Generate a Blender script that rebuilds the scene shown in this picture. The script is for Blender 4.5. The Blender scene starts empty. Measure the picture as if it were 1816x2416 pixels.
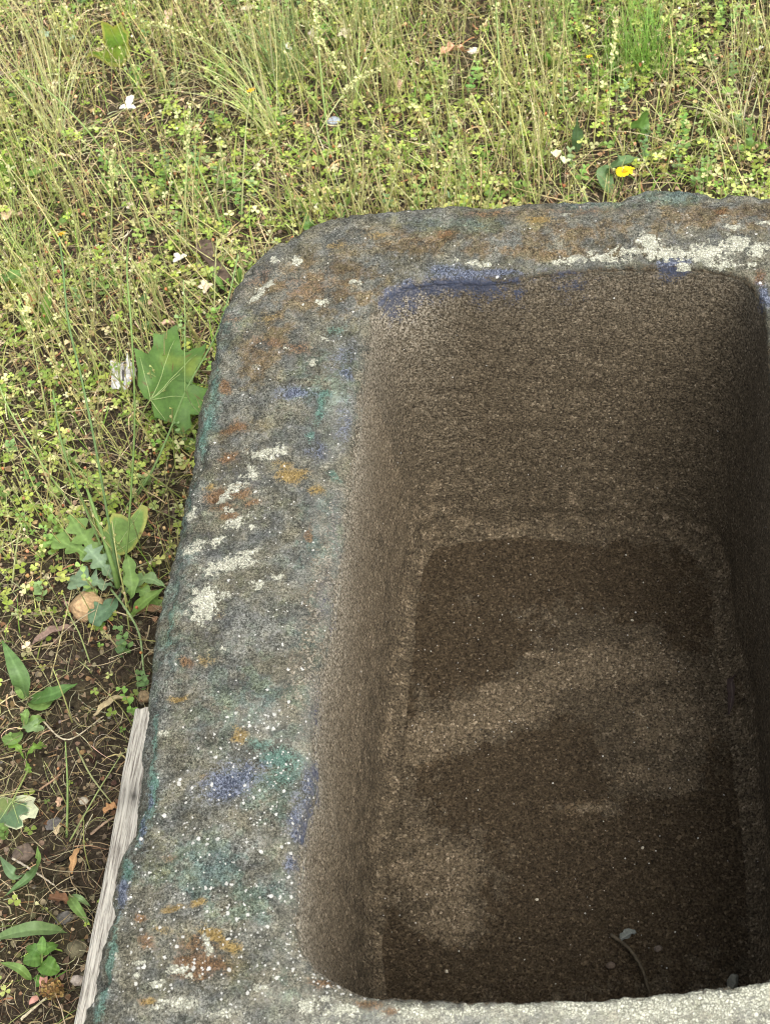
import bpy, math, random
import numpy as np
from mathutils import Matrix, Vector, Euler
random.seed(7); RNG = np.random.default_rng(7)
R_ = math.radians
scene = bpy.context.scene
COL = scene.collection

# ------------------------------------------------------------------ camera
F, CX, CY = 3490., 908., 1208.          # focal length and centre in pixels of the 1816 x 2416 frame
CAM_Z, RIM = 1.65, 0.45
def nrm(v): return v/np.linalg.norm(v)
cY = nrm(np.array([460., 5100., -3490.])); cD = np.array([460., -2430., -3490.])
cD = nrm(cD-cY*cD.dot(cY)); cZ = -cD; cX = np.cross(cY, cZ)
CR = np.array([cX, cY, cZ])
cam_d = bpy.data.cameras.new('camera'); cam = bpy.data.objects.new('camera', cam_d); COL.objects.link(cam)
cam.matrix_world = Matrix.Translation((0, 0, CAM_Z)) @ Matrix([list(r) for r in CR]).to_4x4()
cam_d.sensor_fit = 'VERTICAL'; cam_d.sensor_height = 36; cam_d.lens = F/2416*36
cam_d.clip_start = .02; cam_d.clip_end = 500
cam_d.dof.use_dof = True; cam_d.dof.focus_distance = 1.62; cam_d.dof.aperture_fstop = 14
scene.camera = cam
scene.cycles.pixel_filter_type = 'BLACKMAN_HARRIS'; scene.cycles.filter_width = 1.1

def at(px, py, z=0.0):
    """the point at height z seen at a pixel of the 1816 x 2416 frame"""
    d = CR @ np.array([(px-CX)/F, -(py-CY)/F, -1.])
    return np.array([0, 0, CAM_Z]) + d*((z-CAM_Z)/d[2])
def plan_px(x, y, z):
    """where a plan position on the level z plane falls in the frame (used to lay out the stains in plan)"""
    P = np.stack([x, y, np.full_like(x, z-CAM_Z)], -1) @ CR
    return CX+F*P[..., 0]/-P[..., 2], CY-F*P[..., 1]/-P[..., 2]

# ------------------------------------------------------------------ light
SUN_EL, SUN_AZ = 57, 128      # azimuth clockwise from +Y : light comes from the near right
w = bpy.data.worlds.new("World"); scene.world = w; w.use_nodes = True
nt = w.node_tree; bgn = nt.nodes['Background']
sky = nt.nodes.new('ShaderNodeTexSky'); sky.sky_type = 'NISHITA'; sky.sun_disc = False
sky.sun_elevation = R_(SUN_EL); sky.sun_rotation = R_(SUN_AZ); sky.dust_density = 4; sky.air_density = 1.0
bw = nt.nodes.new('ShaderNodeRGBToBW'); gm = nt.nodes.new('ShaderNodeMix'); gm.data_type = 'RGBA'; gm.inputs[0].default_value = .8   # thin overcast: a greyer dome
nt.links.new(sky.outputs[0], bw.inputs[0]); nt.links.new(sky.outputs[0], gm.inputs[6]); nt.links.new(bw.outputs[0], gm.inputs[7]); nt.links.new(gm.outputs[2], bgn.inputs[0]); bgn.inputs[1].default_value = 0.15
sl = bpy.data.lights.new('sun', 'SUN'); sl.energy = .75; sl.angle = R_(55); sl.color = (1, .93, .82)
so = bpy.data.objects.new('sun', sl); COL.objects.link(so)
az, el = R_(SUN_AZ), R_(SUN_EL)
sd = Vector((math.sin(az)*math.cos(el), math.cos(az)*math.cos(el), math.sin(el)))
so.rotation_euler = sd.to_track_quat('Z', 'Y').to_euler()
so.location = sd*5
vs = scene.view_settings
vs.view_transform = 'Standard'; vs.look = 'None'; vs.exposure = 1.8; vs.gamma = 1; vs.use_curve_mapping = False

# ------------------------------------------------------------------ noise
_p = np.random.default_rng(3).permutation(256); _p = np.concatenate([_p, _p, _p])
_g = np.random.default_rng(4).normal(size=(256, 3)); _g /= np.linalg.norm(_g, axis=1)[:, None]
def perlin(P):
    P = np.asarray(P, float); i = np.floor(P).astype(np.int64); f = P-i; i &= 255
    u = f*f*f*(f*(f*6-15)+10); out = 0
    for dx in (0, 1):
        for dy in (0, 1):
            for dz in (0, 1):
                h = _p[(_p[(_p[(i[:, 0]+dx) & 255]+i[:, 1]+dy) & 255]+i[:, 2]+dz) & 255]
                g = _g[h]; d = f-np.array([dx, dy, dz])
                wgt = (u[:, 0] if dx else 1-u[:, 0])*(u[:, 1] if dy else 1-u[:, 1])*(u[:, 2] if dz else 1-u[:, 2])
                out = out+wgt*(g*d).sum(1)
    return out*1.6
def fbm(P, s, o=3, off=0., rough=.5):
    r = 0; a = 1
    for k in range(o):
        r = r+a*perlin(P*s+off+k*17.3); s *= 2.03; a *= rough
    return r
def sstep(x, a, b):
    t = np.clip((x-a)/(b-a), 0, 1); return t*t*(3-2*t)

# ------------------------------------------------------------------ mesh and tagging helpers
def link(o, parent=None):
    COL.objects.link(o)
    if parent is not None: o.parent = parent
    return o
def tag(o, label=None, cat=None, group=None, kind=None):
    if label: o['label'] = label
    if cat: o['category'] = cat
    if group: o['group'] = group
    if kind: o['kind'] = kind
    return o
def empty(name, loc, rz=0.0):
    o = bpy.data.objects.new(name, None); o.empty_display_size = .02
    o.location = loc; o.rotation_euler.z = rz; return link(o)
def mesh_np(name, V, faces, mat, parent=None, col=None, smooth=True, attrs=None, origin=None):
    """faces: list of int arrays (n,3) or (n,4). col: per-vertex rgb"""
    V = np.asarray(V, float)
    if origin is not None: V = V-np.asarray(origin)
    me = bpy.data.meshes.new(name)
    faces = [np.asarray(f) for f in faces if len(f)]
    me.vertices.add(len(V)); me.vertices.foreach_set('co', V.astype(np.float32).ravel())
    nl = sum(f.size for f in faces); npoly = sum(len(f) for f in faces)
    me.loops.add(nl); me.polygons.add(npoly)
    me.loops.foreach_set('vertex_index', np.concatenate([f.ravel() for f in faces]).astype(np.int32))
    tot = np.concatenate([np.full(len(f), f.shape[1]) for f in faces])
    st = np.concatenate([[0], np.cumsum(tot)[:-1]])
    me.polygons.foreach_set('loop_start', st.astype(np.int32))
    if smooth: me.polygons.foreach_set('use_smooth', np.ones(npoly, bool))
    me.update(calc_edges=True)
    if col is not None: attrs = dict(attrs or {}); attrs['tint'] = np.concatenate([np.asarray(col, float), np.ones((len(V), 1))], 1)
    for k, a in (attrs or {}).items():
        at_ = me.attributes.new(k, 'FLOAT_COLOR', 'POINT'); at_.data.foreach_set('color', np.asarray(a, np.float32).ravel())
    me.materials.append(mat)
    o = bpy.data.objects.new(name, me)
    if origin is not None and parent is None: o.location = origin
    return link(o, parent)

class MB:
    """collects tubes, ribbons and sheets into ONE mesh"""
    def __init__(s): s.V = []; s.C = []; s.Q = []; s.T = []; s.n = 0
    def add(s, V, C, Q=None, T=None):
        V = np.asarray(V, float); s.V.append(V)
        C = np.asarray(C, float); s.C.append(np.broadcast_to(C, V.shape).copy())
        if Q is not None and len(Q): s.Q.append(np.asarray(Q)+s.n)
        if T is not None and len(T): s.T.append(np.asarray(T)+s.n)
        s.n += len(V)
    def tube(s, P, r, C, k=6):
        P = np.asarray(P, float); n = len(P); r = np.broadcast_to(r, n)
        T = np.gradient(P, axis=0); T /= np.linalg.norm(T, axis=1)[:, None]+1e-9
        up = np.array([.3, .2, .93]); A = np.cross(T, up); A /= np.linalg.norm(A, axis=1)[:, None]+1e-9; B = np.cross(T, A)
        a = np.arange(k)*2*np.pi/k
        V = P[:, None]+r[:, None, None]*(np.cos(a)[None, :, None]*A[:, None]+np.sin(a)[None, :, None]*B[:, None])
        i = np.arange(n-1)[:, None]*k; j = np.arange(k)[None]; j2 = (j+1) % k
        Q = np.stack([i+j, i+j2, i+k+j2, i+k+j], -1).reshape(-1, 4)
        C = np.asarray(C, float); C = np.repeat(C, k, 0) if C.ndim == 2 else C
        V = V.reshape(-1, 3); s.add(V, C, Q)
        V2 = np.array([P[0], P[-1]]); c0 = C[0] if C.ndim == 2 else C
        base = s.n
        s.add(V2, c0)
        jj = np.arange(k)
        s.T.append(np.stack([np.full(k, base), base-n*k+(jj+1) % k, base-n*k+jj], -1))
        s.T.append(np.stack([np.full(k, base+1), base-k+jj, base-k+(jj+1) % k], -1))
    def build(s, name, mat, parent=None, origin=None, smooth=True):
        V = np.concatenate(s.V); C = np.concatenate(s.C)
        fs = []
        if s.Q: fs.append(np.concatenate(s.Q))
        if s.T: fs.append(np.concatenate(s.T))
        if origin is not None: V = V-np.asarray(origin)
        o = mesh_np(name, V, fs, mat, parent, col=C, smooth=smooth)
        if parent is None and origin is not None: o.location = origin
        return o

# ------------------------------------------------------------------ node helpers
class NG:
    def __init__(s, name):
        s.m = bpy.data.materials.new(name); s.m.use_nodes = True; s.t = s.m.node_tree; s.t.nodes.clear()
        s.out = s.t.nodes.new('ShaderNodeOutputMaterial')
    def n(s, ty, **k):
        nd = s.t.nodes.new(ty)
        for a, b in k.items(): setattr(nd, a, b)
        return nd
    def put(s, sock, v):
        if isinstance(v, bpy.types.NodeSocket): s.t.links.new(v, sock)
        elif v is not None:
            if sock.type == 'RGBA' and not hasattr(v, '__len__'): v = (v, v, v, 1)
            elif sock.type == 'RGBA' and len(v) == 3: v = (*v, 1)
            sock.default_value = v
    def math(s, op, a, b=None, c=None, clamp=False):
        nd = s.n('ShaderNodeMath', operation=op, use_clamp=clamp)
        for i, v in enumerate((a, b, c)):
            if v is not None: s.put(nd.inputs[i], v)
        return nd.outputs[0]
    def mix(s, f, a, b, mode='MIX'):
        nd = s.n('ShaderNodeMix', data_type='RGBA', blend_type=mode)
        s.put(nd.inputs['Factor'], f); s.put(nd.inputs[6], a); s.put(nd.inputs[7], b)
        return nd.outputs[2]
    def noise(s, vec, scale, detail=4, rough=.55, dist=0.):
        nd = s.n('ShaderNodeTexNoise'); s.put(nd.inputs['Vector'], vec)
        nd.inputs['Scale'].default_value = scale; nd.inputs['Detail'].default_value = detail
        nd.inputs['Roughness'].default_value = rough; nd.inputs['Distortion'].default_value = dist
        return nd.outputs['Fac']
    def vor(s, vec, scale, feature='F1', rnd=1.):
        nd = s.n('ShaderNodeTexVoronoi', feature=feature); s.put(nd.inputs['Vector'], vec)
        nd.inputs['Scale'].default_value = scale; nd.inputs['Randomness'].default_value = rnd
        return nd
    def ss(s, v, a, b):
        nd = s.n('ShaderNodeMapRange', interpolation_type='SMOOTHSTEP'); s.put(nd.inputs[0], v)
        s.put(nd.inputs[1], a); s.put(nd.inputs[2], b); return nd.outputs[0]
    def ramp(s, f, stops):
        nd = s.n('ShaderNodeValToRGB'); s.put(nd.inputs[0], f); e = nd.color_ramp.elements
        while len(e) < len(stops): e.new(.5)
        for k, (p, c) in enumerate(stops): e[k].position = p; e[k].color = (*c, 1) if len(c) == 3 else c
        return nd.outputs[0]
    def mapping(s, vec, scale):
        nd = s.n('ShaderNodeMapping'); s.put(nd.inputs[0], vec); nd.inputs['Scale'].default_value = scale; return nd.outputs[0]
    def bump(s, h, strength, dist, nrm=None):
        nd = s.n('ShaderNodeBump'); s.put(nd.inputs['Height'], h); nd.inputs['Strength'].default_value = strength
        nd.inputs['Distance'].default_value = dist
        if nrm is not None: s.put(nd.inputs['Normal'], nrm)
        return nd.outputs[0]
    def finish(s, col, rough=.8, nrm=None, spec=.3, trans=None, sub=None):
        b = s.n('ShaderNodeBsdfPrincipled'); s.put(b.inputs['Base Color'], col); s.put(b.inputs['Roughness'], rough)
        b.inputs['Specular IOR Level'].default_value = spec
        if nrm is not None: s.put(b.inputs['Normal'], nrm)
        o = b.outputs[0]
        if trans:
            t = s.n('ShaderNodeBsdfTranslucent'); s.put(t.inputs[0], s.mix(1., col, (1.0, 1.0, .55), 'MULTIPLY'))
            mx = s.n('ShaderNodeMixShader'); mx.inputs[0].default_value = trans
            s.t.links.new(o, mx.inputs[1]); s.t.links.new(t.outputs[0], mx.inputs[2]); o = mx.outputs[0]
        s.t.links.new(o, s.out.inputs[0]); return s.m

# ------------------------------------------------------------------ materials
def mat_stone():
    g = NG('weathered_stone')
    P = g.n('ShaderNodeTexCoord').outputs['Object']
    def attr(k):
        a = g.n('ShaderNodeAttribute'); a.attribute_name = k
        sp = g.n('ShaderNodeSeparateColor'); g.t.links.new(a.outputs['Color'], sp.inputs[0])
        return sp.outputs[0], sp.outputs[1], sp.outputs[2], a.outputs['Alpha']
    blue, green, rust, ochre = attr('m1'); lich, brown, cav, speck = attr('m2'); pale, teal, sandy, dark = attr('m3')
    n1 = g.ss(g.noise(P, 22, 6, .65), .36, .64); n2 = g.ss(g.noise(P, 95, 6, .7), .36, .64); n3 = g.ss(g.noise(P, 420, 3, .65), .36, .64); n4 = g.noise(P, 900, 2, .6)
    n5 = g.ss(g.noise(P, 48, 5, .7), .38, .62)
    fib = g.ss(g.noise(g.mapping(P, (1, 1.9, 1)), 210, 5, .8, 1.6), .38, .62)
    fib2 = g.ss(g.noise(g.mapping(P, (1.6, 1, 1)), 380, 3, .8, 1.0), .38, .62)
    # top stone
    base = g.ramp(n2, [(.0, (.030, .031, .028)), (.35, (.08, .081, .073)), (.65, (.15, .151, .137)), (1., (.27, .27, .248))])
    base = g.mix(.6, base, g.ramp(fib, [(.0, (.016, .016, .014)), (.45, (.085, .086, .077)), (.8, (.23, .23, .21)), (1., (.45, .45, .415))]))
    base = g.mix(.42, base, g.ramp(fib2, [(.0, (.012, .012, .011)), (.5, (.10, .10, .09)), (1., (.46, .46, .42))]))
    n6 = g.ss(g.noise(g.mapping(P, (1, 1, 1)), 34, 4, .62, .8), .36, .64)
    base = g.mix(.62, base, g.mix(1., base, g.ramp(n6, [(.0, (.55, .57, .58)), (.5, (.98, .98, .94)), (1., (1.6, 1.58, 1.5))]), 'MULTIPLY'))
    base = g.mix(g.math('MULTIPLY', n1, .6), base, g.mix(1., base, (1.16, 1.0, .70), 'MULTIPLY'))
    base = g.mix(1., base, (.82, .84, .82), 'MULTIPLY')
    def fc(m, noise, lo, hi, k=1.):   # broken-up mask
        return g.ss(g.math('ADD', m, g.math('MULTIPLY', g.math('SUBTRACT', noise, .5), k)), lo, hi)
    base = g.mix(g.math('MULTIPLY', fc(teal, n5, .05, .8, .8), 1.), base, g.mix(1., base, (.90, 1.20, 1.22), 'MULTIPLY'))
    base = g.mix(g.math('MULTIPLY', fc(brown, n5, .25, .95, .8), .85), base, g.mix(1., base, (1.15, .80, .52), 'MULTIPLY'))
    base = g.mix(g.math('MULTIPLY', fc(dark, n2, .3, .8, .8), .5), base, (.03, .03, .03))
    base = g.mix(g.math('MULTIPLY', pale, .9), base, g.mix(.5, g.mix(1., base, (2.9, 2.9, 2.7), 'MULTIPLY'), (.44, .43, .37)))
    fm = g.mix(.5, fib, n2); fm = g.math('MULTIPLY', g.math('ADD', fib, g.math('ADD', n2, fib2)), .3333)
    base = g.mix(g.math('MULTIPLY', fc(rust, fm, .30, .75, 1.1), .8), base, g.ramp(fib2, [(.0, (.055, .028, .012)), (1., (.30, .17, .075))]))
    base = g.mix(g.math('MULTIPLY', fc(ochre, fm, .32, .68, 1.1), .85), base, g.ramp(fib2, [(.0, (.13, .085, .025)), (1., (.40, .28, .095))]))
    # old paint
    base = g.mix(g.math('MULTIPLY', fc(green, fm, .38, .85, 1.2), .72), base, g.ramp(fib2, [(.0, (.035, .085, .07)), (1., (.15, .30, .23))]))
    base = g.mix(g.math('MULTIPLY', fc(blue, fm, .22, .72, 1.2), .85), base, g.ramp(fib2, [(.0, (.022, .028, .044)), (.5, (.075, .092, .145)), (1., (.25, .28, .36))]))
    # cavity
    gr = g.vor(P, 430); grc = g.n('ShaderNodeSeparateColor'); g.t.links.new(gr.outputs['Color'], grc.inputs[0])
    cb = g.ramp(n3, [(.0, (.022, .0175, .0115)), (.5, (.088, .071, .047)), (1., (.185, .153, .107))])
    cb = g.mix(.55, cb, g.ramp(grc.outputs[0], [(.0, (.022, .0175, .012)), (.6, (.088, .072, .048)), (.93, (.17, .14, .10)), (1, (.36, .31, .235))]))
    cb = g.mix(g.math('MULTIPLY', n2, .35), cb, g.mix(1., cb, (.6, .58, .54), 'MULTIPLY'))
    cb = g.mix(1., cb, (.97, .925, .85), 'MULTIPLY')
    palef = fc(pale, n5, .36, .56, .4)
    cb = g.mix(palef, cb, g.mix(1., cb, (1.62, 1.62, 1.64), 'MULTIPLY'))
    cb = g.mix(g.math('MULTIPLY', fc(dark, n5, .40, .58, .4), .8), cb, g.mix(1., cb, (.62, .56, .48), 'MULTIPLY'))
    cb = g.mix(g.math('MULTIPLY', sandy, .75, clamp=True), cb, g.ramp(n3, [(.0, (.07, .06, .042)), (.5, (.23, .20, .145)), (1., (.52, .47, .37))]))
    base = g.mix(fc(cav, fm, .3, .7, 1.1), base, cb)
    bp = g.math('MULTIPLY', fc(blue, fm, .45, .75, 1.1), g.ss(cav, .3, .6))
    base = g.mix(g.math('MULTIPLY', bp, .8), base, (.055, .07, .115))
    # white grit and specks
    nv = g.n('ShaderNodeTexNoise'); g.put(nv.inputs['Vector'], P); nv.inputs['Scale'].default_value = 420; nv.inputs['Detail'].default_value = 2
    va = g.n('ShaderNodeVectorMath', operation='MULTIPLY_ADD'); g.t.links.new(nv.outputs['Color'], va.inputs[0]); va.inputs[1].default_value = (.0028, .0028, .0028); g.put(va.inputs[2], P); PD = va.outputs[0]
    v = g.vor(PD, 230); vc = g.n('ShaderNodeSeparateColor'); g.t.links.new(v.outputs['Color'], vc.inputs[0])
    rad = g.math('MULTIPLY', vc.outputs[1], .46)
    sp = g.math('MULTIPLY', g.math('LESS_THAN', g.math('ADD', v.outputs['Distance'], g.math('MULTIPLY', g.math('SUBTRACT', n4, .5), .3)), rad),
                g.math('LESS_THAN', vc.outputs[0], g.math('MULTIPLY', speck, .55)))
    v2 = g.vor(P, 400); vc2 = g.n('ShaderNodeSeparateColor'); g.t.links.new(v2.outputs['Color'], vc2.inputs[0])
    sp2 = g.math('MULTIPLY', g.math('LESS_THAN', v2.outputs['Distance'], g.math('MULTIPLY', vc2.outputs[1], .45)),
                 g.math('LESS_THAN', vc2.outputs[0], g.math('MULTIPLY', speck, .5)))
    spk = g.math('MAXIMUM', g.math('MULTIPLY', sp, g.math('LESS_THAN', cav, .5)), sp2)
    base = g.mix(g.math('MULTIPLY', spk, .92), base, (.62, .61, .56))
    # crusty cream lichen
    lv = g.vor(PD, 360, 'DISTANCE_TO_EDGE'); crack = g.ss(lv.outputs['Distance'], .0, .14)
    ln = g.ss(g.noise(P, 130, 6, .8, .6), .34, .66)
    lm = g.ss(g.math('ADD', lich, g.math('MULTIPLY', g.math('SUBTRACT', ln, .5), 1.25)), .46, .52)
    lm = g.math('MULTIPLY', lm, g.ss(lich, .08, .25))
    lcol = g.mix(crack, (.26, .26, .20), g.ramp(n3, [(.0, (.46, .46, .35)), (1., (.82, .81, .66))]))
    base = g.mix(lm, base, lcol)
    h = g.math('ADD', g.math('MULTIPLY', n2, .35), g.math('MULTIPLY', n3, .30))
    h = g.math('ADD', h, g.math('MULTIPLY', fib, .25))
    h = g.math('ADD', h, g.math('MULTIPLY', g.math('MULTIPLY', lm, crack), .55))
    h = g.math('ADD', h, g.math('MULTIPLY', spk, .35))
    h = g.math('ADD', h, g.math('MULTIPLY', g.math('MULTIPLY', gr.outputs['Distance'], cav), -.8))
    return g.finish(base, .93, g.bump(h, 1., .0030), .15)

def mat_tint(name, rough=.6, trans=.3, spec=.3, mott=.25, scale=260, bump=None):
    g = NG(name); a = g.n('ShaderNodeAttribute'); a.attribute_name = 'tint'
    P = g.n('ShaderNodeTexCoord').outputs['Object']
    n = g.noise(P, scale, 3, .6)
    c = g.mix(mott, a.outputs['Color'], g.mix(1., a.outputs['Color'], g.ramp(n, [(.3, (.3, .3, .3)), (.7, (1.9, 1.9, 1.7))]), 'MULTIPLY'))
    nn = g.bump(n, .6, bump) if bump else None
    return g.finish(c, rough, nn, spec, trans)

def mat_soil():
    g = NG('soil'); P = g.n('ShaderNodeTexCoord').outputs['Object']
    n1 = g.noise(P, 6, 6, .6); n2 = g.noise(P, 70, 6, .7); n3 = g.noise(P, 330, 4, .65)
    c = g.ramp(n2, [(.35, (.018, .014, .010)), (.5, (.048, .037, .026)), (.65, (.12, .095, .062))])
    c = g.mix(.45, c, g.ramp(n3, [(.3, (.012, .009, .006)), (.55, (.06, .045, .03)), (.75, (.21, .17, .12))]))
    c = g.mix(g.math('MULTIPLY', g.ss(n1, .45, .6), .4), c, (.075, .07, .03))
    ln_ = g.n('ShaderNodeVectorMath', operation='LENGTH'); sh = g.n('ShaderNodeVectorMath', operation='SUBTRACT'); g.put(sh.inputs[0], P); sh.inputs[1].default_value = (-.1, 1.6, 0); g.t.links.new(sh.outputs[0], ln_.inputs[0])
    far_ = g.ss(g.math('ADD', ln_.outputs['Value'], g.math('MULTIPLY', n1, .8)), 2.2, 3.4)   # open lawn further out
    c = g.mix(far_, c, g.ramp(g.noise(P, 40, 6, .8), [(.35, (.06, .055, .025)), (.5, (.17, .19, .06)), (.65, (.30, .30, .12))]))
    return g.finish(c, .95, g.bump(g.math('ADD', n2, g.math('MULTIPLY', n3, .6)), 1., .008), .1)

def mat_wood():
    g = NG('weathered_wood'); P = g.n('ShaderNodeTexCoord').outputs['Object']
    m = g.mapping(P, (1, .045, 1)); gr = g.noise(m, 420, 5, .7, .3); n = g.noise(P, 30, 4); st = g.noise(g.mapping(P, (1, .25, 1)), 60, 4, .6)
    c = g.ramp(gr, [(.33, (.10, .082, .062)), (.43, (.30, .27, .225)), (.54, (.58, .54, .45)), (.7, (.72, .68, .58))])
    a = g.n('ShaderNodeAttribute'); a.attribute_name = 'tint'
    c = g.mix(1., c, a.outputs['Color'], 'MULTIPLY')
    c = g.mix(g.math('MULTIPLY', g.ss(st, .55, .75), .4), c, (.22, .19, .15))
    return g.finish(c, .9, g.bump(gr, .9, .0016), .15)

M_STONE = mat_stone(); M_SOIL = mat_soil(); M_WOOD = mat_wood()
M_LEAF = mat_tint('leaf_green', .5, .36, .35, .22, 180)
M_GRASS = mat_tint('grass_green', .55, .3, .3, .2, 120)
M_DRY = mat_tint('dry_plant', .85, .15, .15, .35, 300)
M_PEBBLE = mat_tint('pebble_stone', .85, None, .25, .4, 220, .001)
M_BARK = mat_tint('bark', .95, None, .1, .5, 240, .002)
M_PETAL = mat_tint('petal', .6, .35, .2, .15, 200)

# ------------------------------------------------------------------ ground
def ground_h(x, y):
    P = np.stack([x, y, np.zeros_like(x)], -1)
    return fbm(P, 2.2, 2, 3.1)*.012+fbm(P, 14, 3, 7.7)*.006
def make_ground():
    gx = np.unique(np.concatenate([np.linspace(-60, -3, 30), np.linspace(-3, -1.8, 40), np.linspace(-1.8, 1.2, 420), np.linspace(1.2, 3, 40), np.linspace(3, 60, 30)]))
    gy = np.unique(np.concatenate([np.linspace(-60, -1, 30), np.linspace(-1, .1, 50), np.linspace(.1, 3.2, 430), np.linspace(3.2, 5, 40), np.linspace(5, 60, 30)]))
    X, Y = np.meshgrid(gx, gy, indexing='ij'); x = X.ravel(); y = Y.ravel()
    P = np.stack([x, y, 0*x], -1)
    z = ground_h(x, y)+fbm(P, 55, 3, 1.1, .6)*.0035
    V = np.stack([x, y, z], -1); ny = len(gy)
    i = np.arange(len(gx)-1)[:, None]*ny+np.arange(ny-1)[None]
    Q = np.stack([i, i+ny, i+ny+1, i+1], -1).reshape(-1, 4)
    tag(mesh_np('ground', V, [Q], M_SOIL), kind='structure')
make_ground()
def gz(x, y): return float(ground_h(np.array([x]), np.array([y]))[0])

# ------------------------------------------------------------------ trough
OUT_PX = [(221, 2398), (227, 2339), (236, 2276), (243, 2221), (259, 2188), (265, 2141), (271, 2087), (286, 2042), (309, 2010), (322, 1990), (321, 1935), (325, 1876), (330, 1826),
 (334, 1790), (343, 1713), (351, 1656), (358, 1605), (368, 1551), (379, 1472), (390, 1425), (402, 1360), (415, 1302), (429, 1244), (441, 1187), (456, 1118), (462, 1060),
 (470, 1006), (485, 935), (496, 868), (514, 806), (532, 747), (549, 695), (572, 657), (606, 619), (660, 581), (719, 547), (770, 526), (829, 512), (913, 501), (997, 490),
 (1081, 486), (1150, 489), (1200, 487), (1272, 481), (1315, 477), (1358, 484), (1410, 477), (1457, 472), (1496, 463), (1531, 452), (1574, 446), (1630, 448), (1677, 461), (1720, 454), (1763, 457), (1806, 463)]
IN_PX = [(881, 758), (871, 821), (856, 905), (850, 990), (843, 1060), (828, 1140), (820, 1230), (806, 1339), (790, 1465), (765, 1560), (748, 1640), (742, 1720), (746, 1808), (748, 1870),
 (722, 1931), (714, 2007), (712, 2097), (706, 2169), (714, 2234), (743, 2284), (779, 2308), (815, 2325), (840, 2344), (905, 2352), (1000, 2357), (1065, 2361), (1230, 2357), (1423, 2353), (1588, 2344), (1726, 2328), (1808, 2312)]
IN_BACK = [(1806, 760), (1792, 715), (1772, 680), (1740, 655), (1650, 640), (1530, 637), (1400, 641), (1260, 657), (1200, 664), (1150, 668), (1060, 668), (1000, 670), (950, 682), (915, 700), (890, 722)]
FL_PX = [(1790, 2100), (1775, 1900), (1752, 1681), (1738, 1594), (1716, 1536), (1710, 1449), (1703, 1373), (1681, 1315), (1646, 1280), (1590, 1248), (1518, 1240), (1402, 1255), (1228, 1241), (1082, 1257),
 (1007, 1272), (975, 1332), (957, 1420), (950, 1507), (937, 1565), (925, 1681), (910, 1880), (886, 2025), (880, 2097), (876, 2277)]
DEP = .33
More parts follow.
